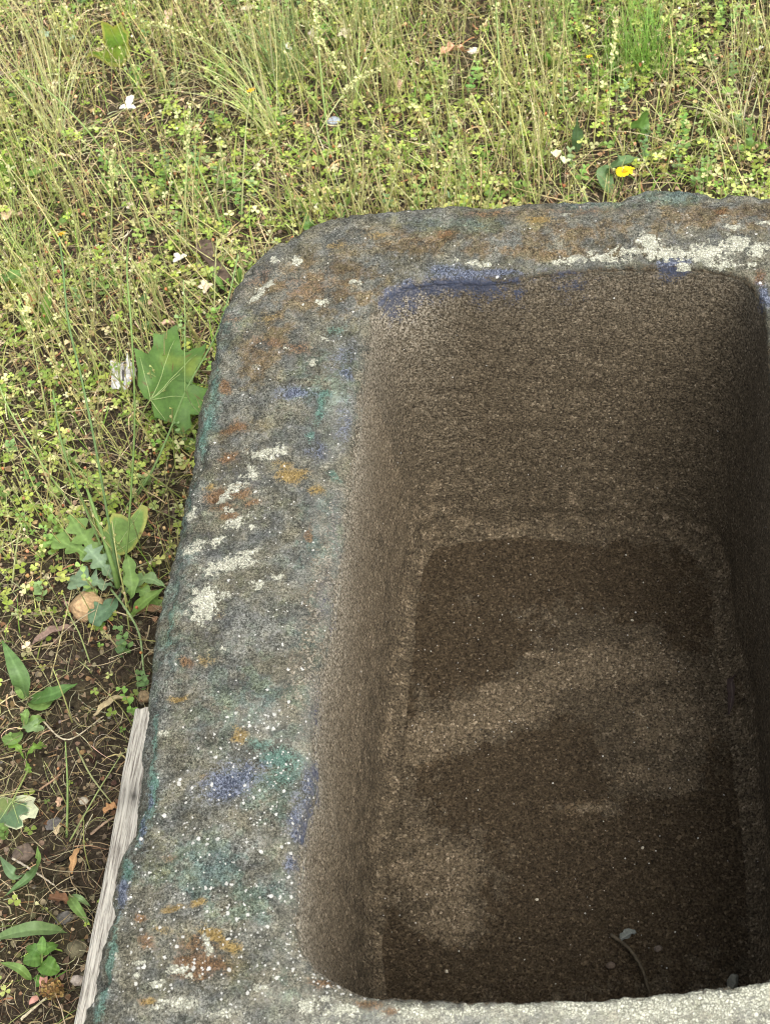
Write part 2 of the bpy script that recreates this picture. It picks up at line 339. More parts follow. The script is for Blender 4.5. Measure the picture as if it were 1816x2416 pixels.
def make_trough():
    C = np.array([-.02, .76])
    # plan outlines in metres
    o = [at(px, py, RIM-(.03-.018*min(1, max(0, (px-480)/400))))[:2] for px, py in OUT_PX]
    outer = [(-.408, .30), (-.402, .24), (-.37, .20), (-.30, .18), (0, .175), (.24, .18), (.31, .20), (.345, .25), (.355, .35), (.36, .8), (.358, 1.1), (.35, 1.19), (.32, 1.245), (.27, 1.268)]
    outer = np.array([tuple(p) for p in reversed(o)]+[])
    outer = np.concatenate([outer, np.array([(-.41, .33), (-.405, .26), (-.38, .215), (-.33, .19), (-.2, .18), (0, .175), (.2, .18), (.29, .19), (.335, .22), (.355, .27), (.362, .4), (.36, .8), (.358, 1.1), (.35, 1.19), (.32, 1.245), (.26, 1.268)])])
    inner = [at(px, py, RIM-.006)[:2] for px, py in IN_BACK]+[at(px, py, RIM-(.012 if py < 2280 else 0))[:2] for px, py in IN_PX]
    inner = np.array([tuple(p) for p in inner]+[(.172, .405), (.187, .45), (.192, .6), (.194, .9), (.193, 1.0)])
    fl = np.array([tuple(at(px, py, RIM-DEP)[:2]) for px, py in FL_PX]+[(-.205, .43), (-.19, .40), (-.1, .39), (.1, .39), (.165, .40), (.178, .43)])
    N = 1700
    def polar(poly):
        d = poly-C; a = np.unwrap(np.arctan2(d[:, 1], d[:, 0])); r = np.hypot(d[:, 0], d[:, 1])
        a = np.mod(a, 2*np.pi); s = np.argsort(a); return a[s], r[s]
    def rad(poly, th, sm):
        # exact ray / polygon distance, then smoothed along the angle
        Pn = np.roll(poly, -1, 0)-poly; D = np.stack([np.cos(th), np.sin(th)], -1); r = np.zeros(len(th))
        for q, e in zip(poly-C, Pn):
            den = D[:, 0]*e[1]-D[:, 1]*e[0]; den = np.where(abs(den) < 1e-12, 1e-12, den)
            t = (q[0]*e[1]-q[1]*e[0])/den; u = (q[0]*D[:, 1]-q[1]*D[:, 0])/den
            ok = (u >= -1e-9) & (u <= 1+1e-9) & (t > 0); r = np.where(ok, np.maximum(r, t), r)
        k = np.exp(-.5*(np.arange(-3*sm, 3*sm+1)/sm)**2); k /= k.sum()
        return np.convolve(np.concatenate([r[-3*sm:], r, r[:3*sm]]), k, 'valid')
    # sample angles evenly along the outer outline
    tf = np.linspace(0, 2*np.pi, 20001); ro = rad(outer, tf[:-1], 3); ri0 = rad(inner, tf[:-1], 3)
    px_ = .5*(ro+ri0)*np.cos(tf[:-1]); py_ = .5*(ro+ri0)*np.sin(tf[:-1])
    ds = np.hypot(np.diff(px_, append=px_[0]), np.diff(py_, append=py_[0])); s = np.concatenate([[0], np.cumsum(ds)])
    th = np.interp(np.linspace(0, s[-1], N, endpoint=False), s, tf)
    Ro, Ri, Rf = rad(outer, th, 4), rad(inner, th, 5), rad(fl, th, 5)
    D = np.stack([np.cos(th), np.sin(th)], -1)
    pin = C+D*Ri[:, None]
    left = sstep(-pin[:, 0], .12, .2); near = sstep(-pin[:, 1], -.55, -.40); back = sstep(pin[:, 1], 1.05, 1.12)
    rho = .008+.008*left*(1-near)*(1-back)+.006*left*sstep(-pin[:, 1], -.75, -.55)*(1-sstep(-pin[:, 1], -.40, -.36))
    ROUT = .034-.012*back
    rows = []; zone = []
    zr = RIM
    def row(r, z, tag_, t=0): rows.append((np.broadcast_to(r, N).copy(), np.broadcast_to(z, N).copy())); zone.append(tag_)
    for z in np.concatenate([np.linspace(-.01, zr-.12, 50, endpoint=False), np.linspace(zr-.12, zr-.034, 30, endpoint=False)]):
        row(Ro-.035*(zr-.034-z)/zr, z, 0)
    for a in np.linspace(0, np.pi/2, 22, endpoint=False):
        row(Ro-ROUT*(1-np.cos(a)), zr-ROUT*(1-np.sin(a)), 0)
    for t in np.linspace(0, 1, 105, endpoint=False):
        row((Ro-ROUT)*(1-t)+(Ri+rho)*t, zr+.004*math.sin(math.pi*t)**2, 1)
    for a in np.linspace(0, np.pi/2, 16, endpoint=False):
        row(Ri+rho*(1-np.sin(a)), zr-rho*(1-np.cos(a)), 2)
    fr = .03
    for t in np.linspace(0, 1, 150, endpoint=False):
        zz = (zr-rho)*(1-t)+(zr-DEP+fr)*t
        # the walls slope in, more at the foot
        row(Ri*(1-t**1.25)+(Rf+fr*.35)*t**1.25, zz, 3)
    for a in np.linspace(0, np.pi/2, 14, endpoint=False):
        row(Rf+fr*.35-fr*(1-np.cos(a)), zr-DEP+fr*(1-np.sin(a)), 4)
    for t in np.linspace(0, 1, 190, endpoint=False)[0:]:
        row((Rf+fr*.35-fr)*(1-t)**.9+.0006, zr-DEP, 5)
    Rr = np.array([r for r, z in rows]); Z = np.array([z for r, z in rows]); zone = np.array(zone); M = len(rows)
    X = C[0]+Rr*D[None, :, 0]; Y = C[1]+Rr*D[None, :, 1]
    G = np.stack([X, Y, Z], -1)
    def normals(G):
        dv = np.gradient(G, axis=0); du = (np.roll(G, -1, 1)-np.roll(G, 1, 1))
        n = np.cross(du, dv); return n/(np.linalg.norm(n, axis=2)[..., None]+1e-12)
    n = -normals(G)
    # make sure normals face out of the stone
    if n[(zone == 1).argmax()+20, :, 2].mean() < 0: n = -n
    P = G.reshape(-1, 3); Nn = n.reshape(-1, 3); zn = np.repeat(zone, N)
    outerside = (zn == 0); rim = (zn <= 2); cavw = (zn == 3) | (zn == 4); floor = (zn == 5)
    d = np.zeros(len(P))
    big = fbm(P, 9, 2, 5.); med = fbm(P, 34, 3, 9.); fine = fbm(P, 130, 3, 2., .6); vf = fbm(P, 420, 2, 6.)
    wr = sstep(np.where(zn == 0, 1, np.where(zn == 1, 1, 0.5)), 0, 1)
    d += np.where(rim, big*.0035+med*.0016+fine*.0011+vf*.00055, 0)
    pits = np.maximum(0, fbm(P, 70, 2, 21.)-.35); d -= np.where(rim, pits*.006, 0)
    zedge = np.where(zn == 0, sstep(P[:, 2], RIM-.09, RIM-.02), np.where(zn == 1, 1-sstep(np.repeat(np.arange(M), N)-np.argmax(zone == 1), 0, 16), 0))
    chip = np.maximum(0, fbm(P, 26, 3, 51.)-.18)
    d -= zedge*chip*.010; d += zedge*fbm(P, 18, 2, 81.)*.0022
    # scaled-off flakes on the outside
    d += np.where(outerside & (P[:, 2] < RIM-.03), (med*.004+big*.006)*sstep(RIM-.02-P[:, 2], 0, .05), 0)
    # back and side walls: tooling ridges
    wp = P+np.stack([big, med, big], -1)*.01
    ridg = fbm(wp*np.array([14, 14, 95]), 1., 3, 4., .6)
    yb = sstep(P[:, 1], 1.0, 1.06)
    side = fbm(wp*np.array([60, 9, 40]), 1., 3, 8., .6)
    d += np.where(cavw, yb*ridg*.0011*(.4+.6*sstep(RIM-P[:, 2], .06, .16))+(1-yb)*side*.0008+med*.0011+big*.0015+fine*.0007+vf*.0005, 0)
    d += np.where(floor, big*.003+med*.0022+fine*.0016+vf*.0009+fbm(P, 240, 2, 31.)*.0013, 0)
    # masks, laid out in plan
    DS = 1816/1663
    px, py = plan_px(P[:, 0], P[:, 1], RIM); px /= DS; py /= DS
    pf, qf = plan_px(P[:, 0], P[:, 1], RIM-DEP); pf /= DS; qf /= DS
    wx = fbm(P, 28, 3, 40.)*16; wy = fbm(P, 28, 3, 60.)*12; wx2 = fbm(P, 95, 3, 140., .7)*6; wy2 = fbm(P, 95, 3, 160., .7)*5
    def blobs(L, x=px, y=py):
        m = np.zeros(len(P))
        for b in L:
            bx, by, rx, ry = b[:4]; a = R_(b[4]) if len(b) > 4 else 0; s_ = b[5] if len(b) > 5 else 1.
            dx = x+wx*min(1, rx/25)+wx2*min(1, rx/8)-bx; dy = y+wy*min(1, ry/25)+wy2*min(1, ry/8)-by
            k = (abs(dx) < 3.2*max(rx, ry)) & (abs(dy) < 3.2*max(rx, ry))
            u = (dx[k]*math.cos(a)+dy[k]*math.sin(a))/rx; v = (-dx[k]*math.sin(a)+dy[k]*math.cos(a))/ry
            m[k] = np.maximum(m[k], s_*np.exp(-.8*(u*u+v*v)))
        return m
    RM = rim.astype(float)
    blue = blobs([(505, 1685, 56, 26, -12), (490, 1710, 50, 20, -12, .7), (664, 1690, 16, 34), (676, 1650, 12, 20, 0, .8), (650, 1740, 26, 30, 0, .75), (640, 1770, 26, 34, 0, .7), (636, 1800, 12, 18), (627, 1868, 16, 18, 0, .85), (842, 640, 26, 11, -32, 1.6), (885, 621, 38, 10, -16, 1.6), (930, 606, 30, 9, -8, 1.3), (985, 600, 60, 10, -6, 1.15), (1050, 606, 66, 7, 0, 1.1), (1120, 605, 40, 7, 0), (925, 612, 30, 9, 0, 1.1), (742, 905, 14, 40, 0, .5), (716, 1150, 20, 90, 0, .42), (1060, 590, 80, 6, 0, .9), (960, 585, 40, 9, 0, .7),
        (1240, 592, 60, 9, 0, .95), (1445, 570, 30, 12, 0, 1.15), (640, 855, 28, 11, 0, .95), (750, 812, 18, 10, 0, .7), (737, 935, 15, 28, 0, .6), (690, 975, 20, 16, 0, .5), (1648, 640, 14, 22, 0, .9), (700, 1300, 28, 80, 0, .5), (690, 1520, 30, 70, 0, .52), (655, 1870, 30, 60, 0, .4), (735, 780, 24, 40, 0, .4),
        (258, 1925, 11, 34, 10, 1.1), (318, 1720, 6, 20, 0, .9), (306, 1785, 8, 28, 0, 1.)])
    green = blobs([(692, 880, 9, 38, 12), (672, 945, 9, 18, 0, .9), (724, 1030, 11, 17, -35, 1.), (735, 712, 26, 12, -20, .7), (700, 855, 14, 12), (600, 1640, 46, 26, 0, 1.15), (610, 1680, 50, 26, 0, .75), (560, 1610, 30, 16, 0, .7), (640, 1650, 18, 20, 0, .8),
        (268, 1875, 15, 30, 0, 1.1), (228, 2100, 12, 120, 8, 1.1), (322, 1690, 14, 70, 0, 1.1), (328, 1590, 11, 60, 0, .9), (440, 920, 10, 80, 8, .9), (398, 1080, 9, 60, 8, .7), (304, 1780, 13, 50, 5, 1.), (366, 1330, 10, 80, 6, .7), (462, 830, 10, 60, 8, .7), (1535, 540, 12, 8, 0, .7)])
    rust = blobs([(488, 830, 16, 14), (500, 925, 24, 12, -10), (492, 990, 22, 10, -20), (470, 1070, 34, 12, -12), (520, 1075, 30, 12, -12, .8), (545, 1090, 20, 8, -10, .8), (500, 1120, 26, 10, 0, .8), (480, 1100, 34, 10, 0, .7), (590, 745, 55, 20, 10, .55), (640, 760, 30, 16, 0, .6),
        (668, 1155, 8, 22, 0, .8), (400, 1430, 13, 10), (430, 2045, 55, 20, 0, .7), (440, 2085, 52, 22, 0, .95), (300, 1985, 14, 9), (310, 2030, 22, 14, 0, .7), (400, 2080, 18, 10), (320, 2165, 14, 8), (415, 2110, 30, 10), (960, 512, 22, 8, 0, .8),
        (520, 690, 26, 16, 0, .5), (560, 600, 40, 16, -20, .5), (1560, 458, 16, 6), (1643, 598, 9, 16), (370, 1855, 25, 9, 0, .5), (700, 2125, 40, 14, 0, .8), (790, 2170, 34, 12, 0, .85), (850, 2185, 25, 9, 0, .8), (1250, 455, 120, 10, 0, .45), (1060, 460, 60, 8, 0, .6), (660, 620, 60, 30, 0, .42)])
    ochre = blobs([(520, 1600, 22, 12, 0, .9), (440, 1680, 16, 10, 0, .6), (632, 1030, 36, 15, 0), (620, 1010, 18, 12, 0, .7), (682, 1062, 16, 11, 0, .9), (374, 1509, 17, 6, 5, 1.1), (378, 1968, 22, 8, -10), (430, 1955, 18, 7, -10), (475, 2028, 40, 13, 22), (505, 2050, 18, 10, 0), (350, 2010, 22, 8, 0, .6), (330, 2165, 16, 9, 0, 1.), (728, 535, 30, 9, 0, .6),
        (1165, 478, 36, 10, 0, .75), (450, 1425, 22, 18, 0, .5), (810, 512, 26, 8, 0, .6), (570, 610, 30, 8, -25, .6), (520, 1590, 20, 12, 0, .65), (590, 690, 30, 12, 0, .45), (600, 1000, 20, 8, 0, .5), (455, 1050, 16, 6, 0, .8), (515, 1055, 14, 6, 0, .8), (475, 1330, 14, 16, 0, .3)])
    lich = blobs([(568, 622, 22, 10, -35, 1.05), (555, 640, 16, 8, -20, 1.), (643, 563, 9, 8), (598, 560, 12, 6), (697, 656, 12, 6, 0, 1.1), (768, 612, 8, 5, 0, .9), (600, 975, 26, 9, -15, 1.), (560, 985, 22, 10, 0, 1.), (545, 1035, 16, 9, 0, 1.), (512, 1058, 18, 9, -20, 1.), (490, 1080, 14, 8, -10, 1.), (492, 1106, 10, 5, 0, .95),
        (515, 1132, 26, 9, -28, 1.15), (545, 1145, 10, 5, 15, 1.), (430, 1180, 34, 10, -10, 1.), (470, 1165, 20, 6, -20, 1.), (410, 1190, 14, 8, 0, .95), (408, 1100, 9, 12, 0, .95), (505, 1222, 40, 17, -8, 1.4), (465, 1235, 28, 10, 0, 1.1), (550, 1200, 16, 7, 0, 1.), (438, 1312, 25, 30, 0, 1.35), (455, 1280, 14, 12, 0, 1.), (480, 1290, 18, 8, 0, .8), (560, 1270, 14, 8, 0, 1.), (605, 1250, 14, 8, 0, 1.),
        (484, 1405, 6, 5), (618, 760, 8, 6), (678, 790, 8, 5), (700, 735, 8, 5), (540, 1020, 10, 12, 0, .9), (590, 1100, 7, 4),
        (1405, 530, 26, 15, 0, 1.3), (1440, 548, 40, 12, 0, 1.1), (1360, 545, 26, 9, 0, .95), (1290, 552, 34, 8, 0, .95), (1240, 560, 24, 8, 0, .95), (1210, 566, 18, 6, 0, .9), (1330, 560, 24, 8, 0, .8), (1540, 545, 30, 18, 0, 1.2), (1585, 530, 26, 14, 0, 1.2), (1560, 570, 30, 9, 0, .9), (1640, 540, 22, 12, 0, 1.2), (1620, 570, 20, 6, 0, .8), (1470, 575, 14, 7, 0, .9), (1500, 555, 30, 10, 0, .8), (1020, 570, 14, 5, 0, 1.), (985, 566, 6, 4), (1045, 573, 8, 5),
        (1225, 463, 10, 5, 0, .8), (1645, 485, 14, 6, 0, .8), (1580, 495, 20, 5, 0, .6), (790, 492, 7, 4), (1560, 470, 9, 4), (350, 1580, 14, 5, 0, .9), (388, 2098, 22, 8, 0, 1.1), (450, 2050, 9, 16, 0, 1.1), (415, 2110, 12, 6), (250, 2065, 5, 8), (300, 2080, 10, 5), (340, 2128, 16, 6, 0, 1.), (300, 2110, 7, 5), (390, 2170, 26, 12, 0, 1.2), (345, 2180, 14, 8), (562, 2135, 11, 7, 0, 1.), (655, 2175, 24, 14, 0, 1.2), (735, 2185, 32, 12, 0, 1.2), (700, 2160, 14, 6), (800, 2150, 14, 8), (480, 2190, 24, 10, 0, .9),
        (905, 2185, 40, 16, 0, 1.), (1010, 2185, 60, 14, 0, .85), (1130, 2178, 60, 16, 0, .85), (1250, 2175, 80, 22, 0, .9), (1390, 2175, 90, 26, 0, 1.), (1530, 2165, 90, 30, 0, 1.1), (1660, 2150, 90, 34, 0, 1.2), (1500, 2260, 300, 60, 0, .8), (900, 2260, 300, 60, 0, .6)])
    brown = np.maximum(blobs([(700, 620, 150, 70, 0, .8), (900, 520, 180, 40, 0, .75), (1200, 500, 300, 40, 0, .7), (1550, 470, 200, 40, 0, .75), (560, 780, 70, 60, 0, .7), (520, 950, 60, 80, 0, .5), (450, 2080, 120, 90, 0, .4), (350, 1850, 60, 60, 0, .4), (1150, 545, 300, 14, 0, .8), (600, 700, 60, 80, 0, .6)]), .12)
    teal = blobs([(450, 1885, 110, 60, 0, .85), (520, 1940, 80, 60, 0, .7), (680, 1170, 40, 70, 0, .6), (690, 1400, 60, 120, 0, .4), (1020, 490, 120, 16, 0, .8), (1450, 424, 60, 14, 0, .9), (462, 850, 20, 90, 10, .9), (620, 1720, 80, 60, 0, .7), (380, 1300, 40, 160, 10, .5), (560, 1520, 120, 80, 0, .5), (600, 2130, 80, 30, 0, .5), (700, 830, 60, 60, 0, .5), (500, 700, 60, 30, 0, .4), (1300, 440, 80, 14, 0, .5)])
    speck = .025+.85*blobs([(565, 1560, 55, 22, 0, 1.5), (560, 1680, 110, 110, 0, .6), (450, 1950, 180, 200, 0, .46), (600, 2000, 120, 160, 0, .5), (600, 1180, 120, 200, 0, .12), (650, 2100, 160, 70, 0, .55)])
    speck = np.where(rim, speck, np.where(floor, .02+.03*blobs([(1000, 1350, 200, 300, 0, 1)], pf, qf), .005))
    dark = np.where(floor, 0, 0.)+np.where(rim, blobs([(520, 1500, 70, 60, 0, .55), (500, 1040, 60, 60, 0, .5), (470, 1350, 90, 60, 0, .4), (690, 960, 40, 50, 0, .6), (430, 1150, 70, 30, 0, .5), (560, 1140, 40, 20, 0, .6), (640, 1790, 12, 22, 0, 1.), (312, 1810, 5, 30, 0, 1.)]), 0)
    # floor sediment: dark grit with dried pale patches
    fd = 1.15*blobs([(1080, 1220, 260, 100, 0, .95), (1000, 1400, 180, 120, 0, .95), (1350, 1250, 160, 90, 0, .9), (1480, 1340, 70, 100, 0, .9), (1150, 1700, 240, 160, 0, .9), (1000, 1650, 150, 60, 0, .8), (1350, 1900, 340, 240, 0, .95), (900, 2080, 140, 110, 0, .95), (1150, 2050, 240, 140, 0, .9), (870, 1550, 30, 110, 0, .9), (1560, 1800, 90, 250, 0, 1.)], pf, qf)
    fp = blobs([(1080, 1530, 140, 42, -18, 1.2), (930, 1600, 110, 42, -20, 1.3), (1290, 1440, 170, 50, -10, .8), (1450, 1560, 130, 90, 0, .65), (1430, 1680, 130, 40, 0, .6), (1270, 1745, 70, 20, 0, .75), (945, 1885, 84, 56, 0, 1.3), (975, 1985, 64, 52, 0, 1.15), (870, 1800, 60, 40, 0, .6), (1170, 1415, 40, 10, 0, .8), (1400, 1440, 100, 40, 0, .7)], pf, qf)
    dark = np.where(floor, np.clip(fd-fp*.8, 0, 1), dark)
    npale = blobs([(725, 900, 22, 120, 0, .28), (700, 1250, 30, 160, 0, .30), (668, 1560, 34, 120, 0, .3), (640, 1900, 40, 160, 0, .22), (1400, 2190, 420, 40, 0, 1.), (1000, 2200, 300, 30, 0, .7), (620, 2160, 60, 26, 0, .5), (1500, 2300, 600, 90, 0, .6), (580, 1560, 60, 30, 0, .35), (640, 2060, 60, 90, 0, .2)])  # pale inner lip; near rim's strong light painted in as paler stone
    pale = np.where(floor, fp, np.where(zn == 4, .38, np.where(zn == 3, .12+(.36+.34*sstep(P[:, 2], RIM-.30, RIM-.05))*(1-yb)*sstep(-P[:, 0], .1, .2)+.3*yb*(1-sstep(P[:, 2], RIM-.30, RIM-.22))+.15*big, npale)))  # left wall painted paler for the light it catches, more towards the rim
    d += np.where(floor, fp*.003+.0012*np.clip(fbm(P, 60, 2, 77.), 0, 1), 0)
    # sandy worn edge
    tt = np.zeros(len(P)); k0 = np.argmax(zone == 1)
    rowi = np.repeat(np.arange(M), N)
    cav = np.where(zn >= 3, 1., np.where(zn == 2, np.maximum((rowi-np.argmax(zone == 2))/16*.8, .0), 0))
    lf = np.tile(left, M); nr = np.tile(near, M)
    fr1 = sstep(np.where(zn == 1, (rowi-k0)/105, np.where(zn > 1, 1, 0)), .72, 1.)
    cav = np.maximum(cav, np.where((zn == 1) | (zn == 2), fr1*.5*lf*sstep(1.0-P[:, 1], -.05, .3)*(1-.75*sstep(-P[:, 1], -.66, -.56)), 0))
    sandy = np.where(zn <= 2, fr1*lf*.9, np.where(zn == 3, 1.2*lf*np.exp(-(rowi-np.argmax(zone == 3))/34.), 0))*(1-.8*nr*0)
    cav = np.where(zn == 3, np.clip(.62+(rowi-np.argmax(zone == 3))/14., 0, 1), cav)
    sandy += np.where(zn == 3, .35*np.tile(back, M)*np.exp(-(rowi-np.argmax(zone == 3))/26.), 0)
    blue = np.where(zn <= 2, blue, np.where(zn == 3, blue*np.exp(-(rowi-np.argmax(zone == 3))/14.), 0))
    for a_ in (green, rust, ochre, lich): a_ *= (zn <= 2)
    teal *= rim; brown *= rim
    d += np.where(rim, sstep(lich, .45, .8)*.0006, 0)
    P2 = P+Nn*d[:, None]
    i = np.arange(M-1)[:, None]*N+np.arange(N)[None]; i2 = np.arange(M-1)[:, None]*N+(np.arange(N)[None]+1) % N
    Q = np.stack([i, i2, i2+N, i+N], -1).reshape(-1, 4)
    cen = len(P2); P2 = np.concatenate([P2, [[C[0], C[1], RIM-DEP]]])
    last = (M-1)*N+np.arange(N); T = np.stack([last, (M-1)*N+(np.arange(N)+1) % N, np.full(N, cen)], -1)
    def A(*c): a = np.stack(c, -1); return np.concatenate([a, a[-1:]])
    org = np.array([C[0], C[1], 0])
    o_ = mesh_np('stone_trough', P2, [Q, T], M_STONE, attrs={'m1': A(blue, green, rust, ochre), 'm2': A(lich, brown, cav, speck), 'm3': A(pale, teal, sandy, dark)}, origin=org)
    tag(o_, 'old rectangular stone trough with lichen crusts and blue and green paint traces on its rim', 'trough')
    return outer, inner
OUTER, INNER = make_trough()
def in_trough(x, y, m=0.0):
    return (x > -.425-m) & (x < .365+m) & (y > .17-m) & (y < 1.27+m) & ~((x < -.30) & (y > 1.16) & ((y-1.16)+(-.30-x) > .12+m))

# ------------------------------------------------------------------ plank
def make_plank():
    L = 1.15; ys = np.linspace(0, 1, 160); far = at(318, 1672, .06); nearp = at(178, 2398, .06)
    dirv = (nearp-far)[:2]; dirv /= np.linalg.norm(dirv)
    perp = np.array([-dirv[1], dirv[0]]); perp = perp if perp[0] > 0 else -perp
    W, H = .115, .05
    prof = []
    for (a, b, n_) in (((0, -.05), (0, H-.004), 8), ((0, H-.004), (.004, H), 3), ((.004, H), (W-.004, H), 30), ((W-.004, H), (W, H-.004), 3), ((W, H-.004), (W, -.05), 8)):
        for t in np.linspace(0, 1, n_, endpoint=False): prof.append((a[0]*(1-t)+b[0]*t, a[1]*(1-t)+b[1]*t))
    prof.append((W, -.05)); prof = np.array(prof); k = len(prof)
    V = np.zeros((160, k, 3)); C = np.ones((160, k, 3))
    for i, t in enumerate(ys):
        c = far[:2]+dirv*t*L
        V[i, :, 0] = c[0]+perp[0]*prof[:, 0]; V[i, :, 1] = c[1]+perp[1]*prof[:, 0]; V[i, :, 2] = .012+prof[:, 1]
    P = V.reshape(-1, 3); loc = np.stack([(P[:, :2]-far[:2])@perp, (P[:, :2]-far[:2])@dirv, P[:, 2]], -1)
    dz = fbm(loc*np.array([260, 7, 60]), 1, 3, 5.)*.0007+fbm(loc, 20, 2, 9.)*.001
    P[:, 2] += dz; P[:, :2] -= perp*(fbm(loc*np.array([3, 14, 60]), 1, 3, 2.)*.0018)[:, None]
    P[:, :2] += dirv*(np.where(loc[:, 1] < .001, fbm(loc, 120, 2, 1.)*.004, 0))[:, None]
    kq = at(282, 1880, .06)[:2]; ky = float((kq-far[:2])@dirv)
    kd = np.exp(-((loc[:, 1]-ky)/.022)**2); C = C.reshape(-1, 3)*(1-.62*kd*(.6+.4*np.sin(loc[:, 0]*900)))[:, None]
    kn = np.exp(-(((loc[:, 1]-ky)/.006)**2+((loc[:, 0]-.020)/.003)**2)); C = C*(1-.9*kn)[:, None]
    i = np.arange(159)[:, None]*k+np.arange(k-1)[None]
    Q = np.stack([i, i+1, i+k+1, i+k], -1).reshape(-1, 4)
    # closed ends
    e = []
    for r0, s_ in ((0, 1), (159*k, -1)):
        c_ = len(P); P = np.concatenate([P, [P[r0:r0+k].mean(0)]]); C = np.concatenate([C, [[.8, .75, .68]]])
        j = np.arange(k-1); e.append(np.stack([r0+j, r0+j+1, np.full(k-1, c_)][::s_], -1))
    org = np.array([far[0], far[1], 0])
    o = mesh_np('wooden_plank', P, [Q]+e, M_WOOD, col=C, origin=org)
    tag(o, 'weathered pale wooden plank lying on the soil along the left side of the stone trough', 'plank')
make_plank()

# ------------------------------------------------------------------ ground cover (uncountable: stuff)
def scatter(n, x0, x1, y0, y1, dens=None):
    x = RNG.uniform(x0, x1, n); y = RNG.uniform(y0, y1, n)
    k = ~in_trough(x, y, -.01)
    if dens is not None: k &= RNG.uniform(0, 1, n) < dens(x, y)
    return x[k], y[k]
def reg(x, y):
    """0 on the bare soil by the near left of the trough, 1 out in the sward"""
    P = np.stack([x, y, 0*x], -1)
    return sstep(y+fbm(P, 3., 2, 33.)*.22+.15*(-x-.6), .82, 1.22)
def vis(x, y):
    return .22+.78*sstep(x, -1.75, -1.35)*(1-sstep(x, .6, 1.1))*sstep(y, -.1, .35)*(1-sstep(y, 2.55, 3.3))
def patch(x, y, s, o): return fbm(np.stack([x, y, 0*x], -1), s, 3, o)
def pick(pal, n, jit=.18):
    pal = np.array(pal); c = pal[RNG.integers(0, len(pal), n)]
    return np.clip(c*(1+RNG.normal(0, jit, (n, 1)))*(1+RNG.normal(0, .06, (n, 3))), .004, 1)
def gh(x, y): return ground_h(x, y)

def strips(x, y, z0, L, az, el, curve, wid, col, K=5, sides=2, tipw=.15, droop=0.0, roll=None, col2=None, bend_az=None):
    """vectorised blades: start elevation el, curving by curve (rad) over the length"""
    n = len(x); t = np.linspace(0, 1, K+1)
    e = el[:, None]-curve[:, None]*t[None]
    a = az[:, None]+(bend_az[:, None] if bend_az is not None else 0)*t[None]
    st = L[:, None]/K
    dx = np.cos(e)*np.cos(a)*st; dy = np.cos(e)*np.sin(a)*st; dz = np.sin(e)*st
    X = x[:, None]+np.concatenate([np.zeros((n, 1)), np.cumsum(dx[:, :-1], 1)], 1)
    Y = y[:, None]+np.concatenate([np.zeros((n, 1)), np.cumsum(dy[:, :-1], 1)], 1)
    Zc = z0[:, None]+np.concatenate([np.zeros((n, 1)), np.cumsum(dz[:, :-1], 1)], 1)
    Zc = np.maximum(Zc, (z0[:, None]-.003))
    P = np.stack([X, Y, Zc], -1)
    wv = wid[:, None]*(1-(1-tipw)*t[None]**2)
    if sides == 2:
        rr = RNG.uniform(0, 2*np.pi, n) if roll is None else roll
        S = np.stack([-np.sin(a)*np.cos(rr)[:, None], np.cos(a)*np.cos(rr)[:, None], np.sin(rr)[:, None]*np.ones_like(a)], -1)
        V = np.stack([P-S*wv[..., None]/2, P+S*wv[..., None]/2], 2)
        m = 2; i = (np.arange(n)[:, None]*(K+1)+np.arange(K)[None])*2
        Q = np.stack([i, i+1, i+3, i+2], -1).reshape(-1, 4)
    else:
        ang = np.arange(3)*2*np.pi/3
        A = np.stack([-np.sin(a), np.cos(a), 0*a], -1); B = np.stack([-np.sin(e)*np.cos(a), -np.sin(e)*np.sin(a), np.cos(e)], -1)
        V = P[:, :, None]+(wv/2)[..., None, None]*(np.cos(ang)[None, None, :, None]*A[:, :, None]+np.sin(ang)[None, None, :, None]*B[:, :, None])
        m = 3; b = (np.arange(n)[:, None]*(K+1)+np.arange(K)[None])*3
        Q = np.concatenate([np.stack([b+j, b+(j+1) % 3, b+3+(j+1) % 3, b+3+j], -1).reshape(-1, 4) for j in range(3)])
    C = np.repeat(np.repeat(col[:, None], K+1, 1)[:, :, None], m, 2)
    if col2 is not None:
        C = C*(1-t[None, :, None, None])+col2[:, None, None]*t[None, :, None, None]
    return V.reshape(-1, 3), C.reshape(-1, 3), Q, P

def leaflets(P, az, tilt, size, col, fold=.35):
    """one obovate notched leaflet per row: 7 vertices, folded along the midrib"""
    n = len(P)
    prof = np.array([(0, 0), (.42, .36), (.80, .46), (1.0, .22), (.90, 0), (.45, 0), ])
    u = np.array([0, .42, .80, 1.0, .92, .5, .42, .80, 1.0]); v = np.array([0, .34, .46, .2, 0, 0, -.34, -.46, -.2])
    zf = abs(v)*fold+.12*u*u*-1
    ca, sa, ct, stt = np.cos(az), np.sin(az), np.cos(tilt), np.sin(tilt)
    D = np.stack([ca*ct, sa*ct, stt], -1); S = np.stack([-sa, ca, 0*sa], -1); U = np.cross(D, S)
    V = P[:, None]+size[:, None, None]*(u[None, :, None]*D[:, None]+v[None, :, None]*S[:, None]+zf[None, :, None]*U[:, None])
    b = np.arange(n)[:, None]*9
    T = np.concatenate([b+np.array(q)[None] for q in ((0, 5, 1), (1, 5, 2), (5, 4, 2), (2, 4, 3), (0, 6, 5), (5, 6, 7), (5, 7, 4), (4, 7, 8))])
    return V.reshape(-1, 3), np.repeat(col, 9, 0), T

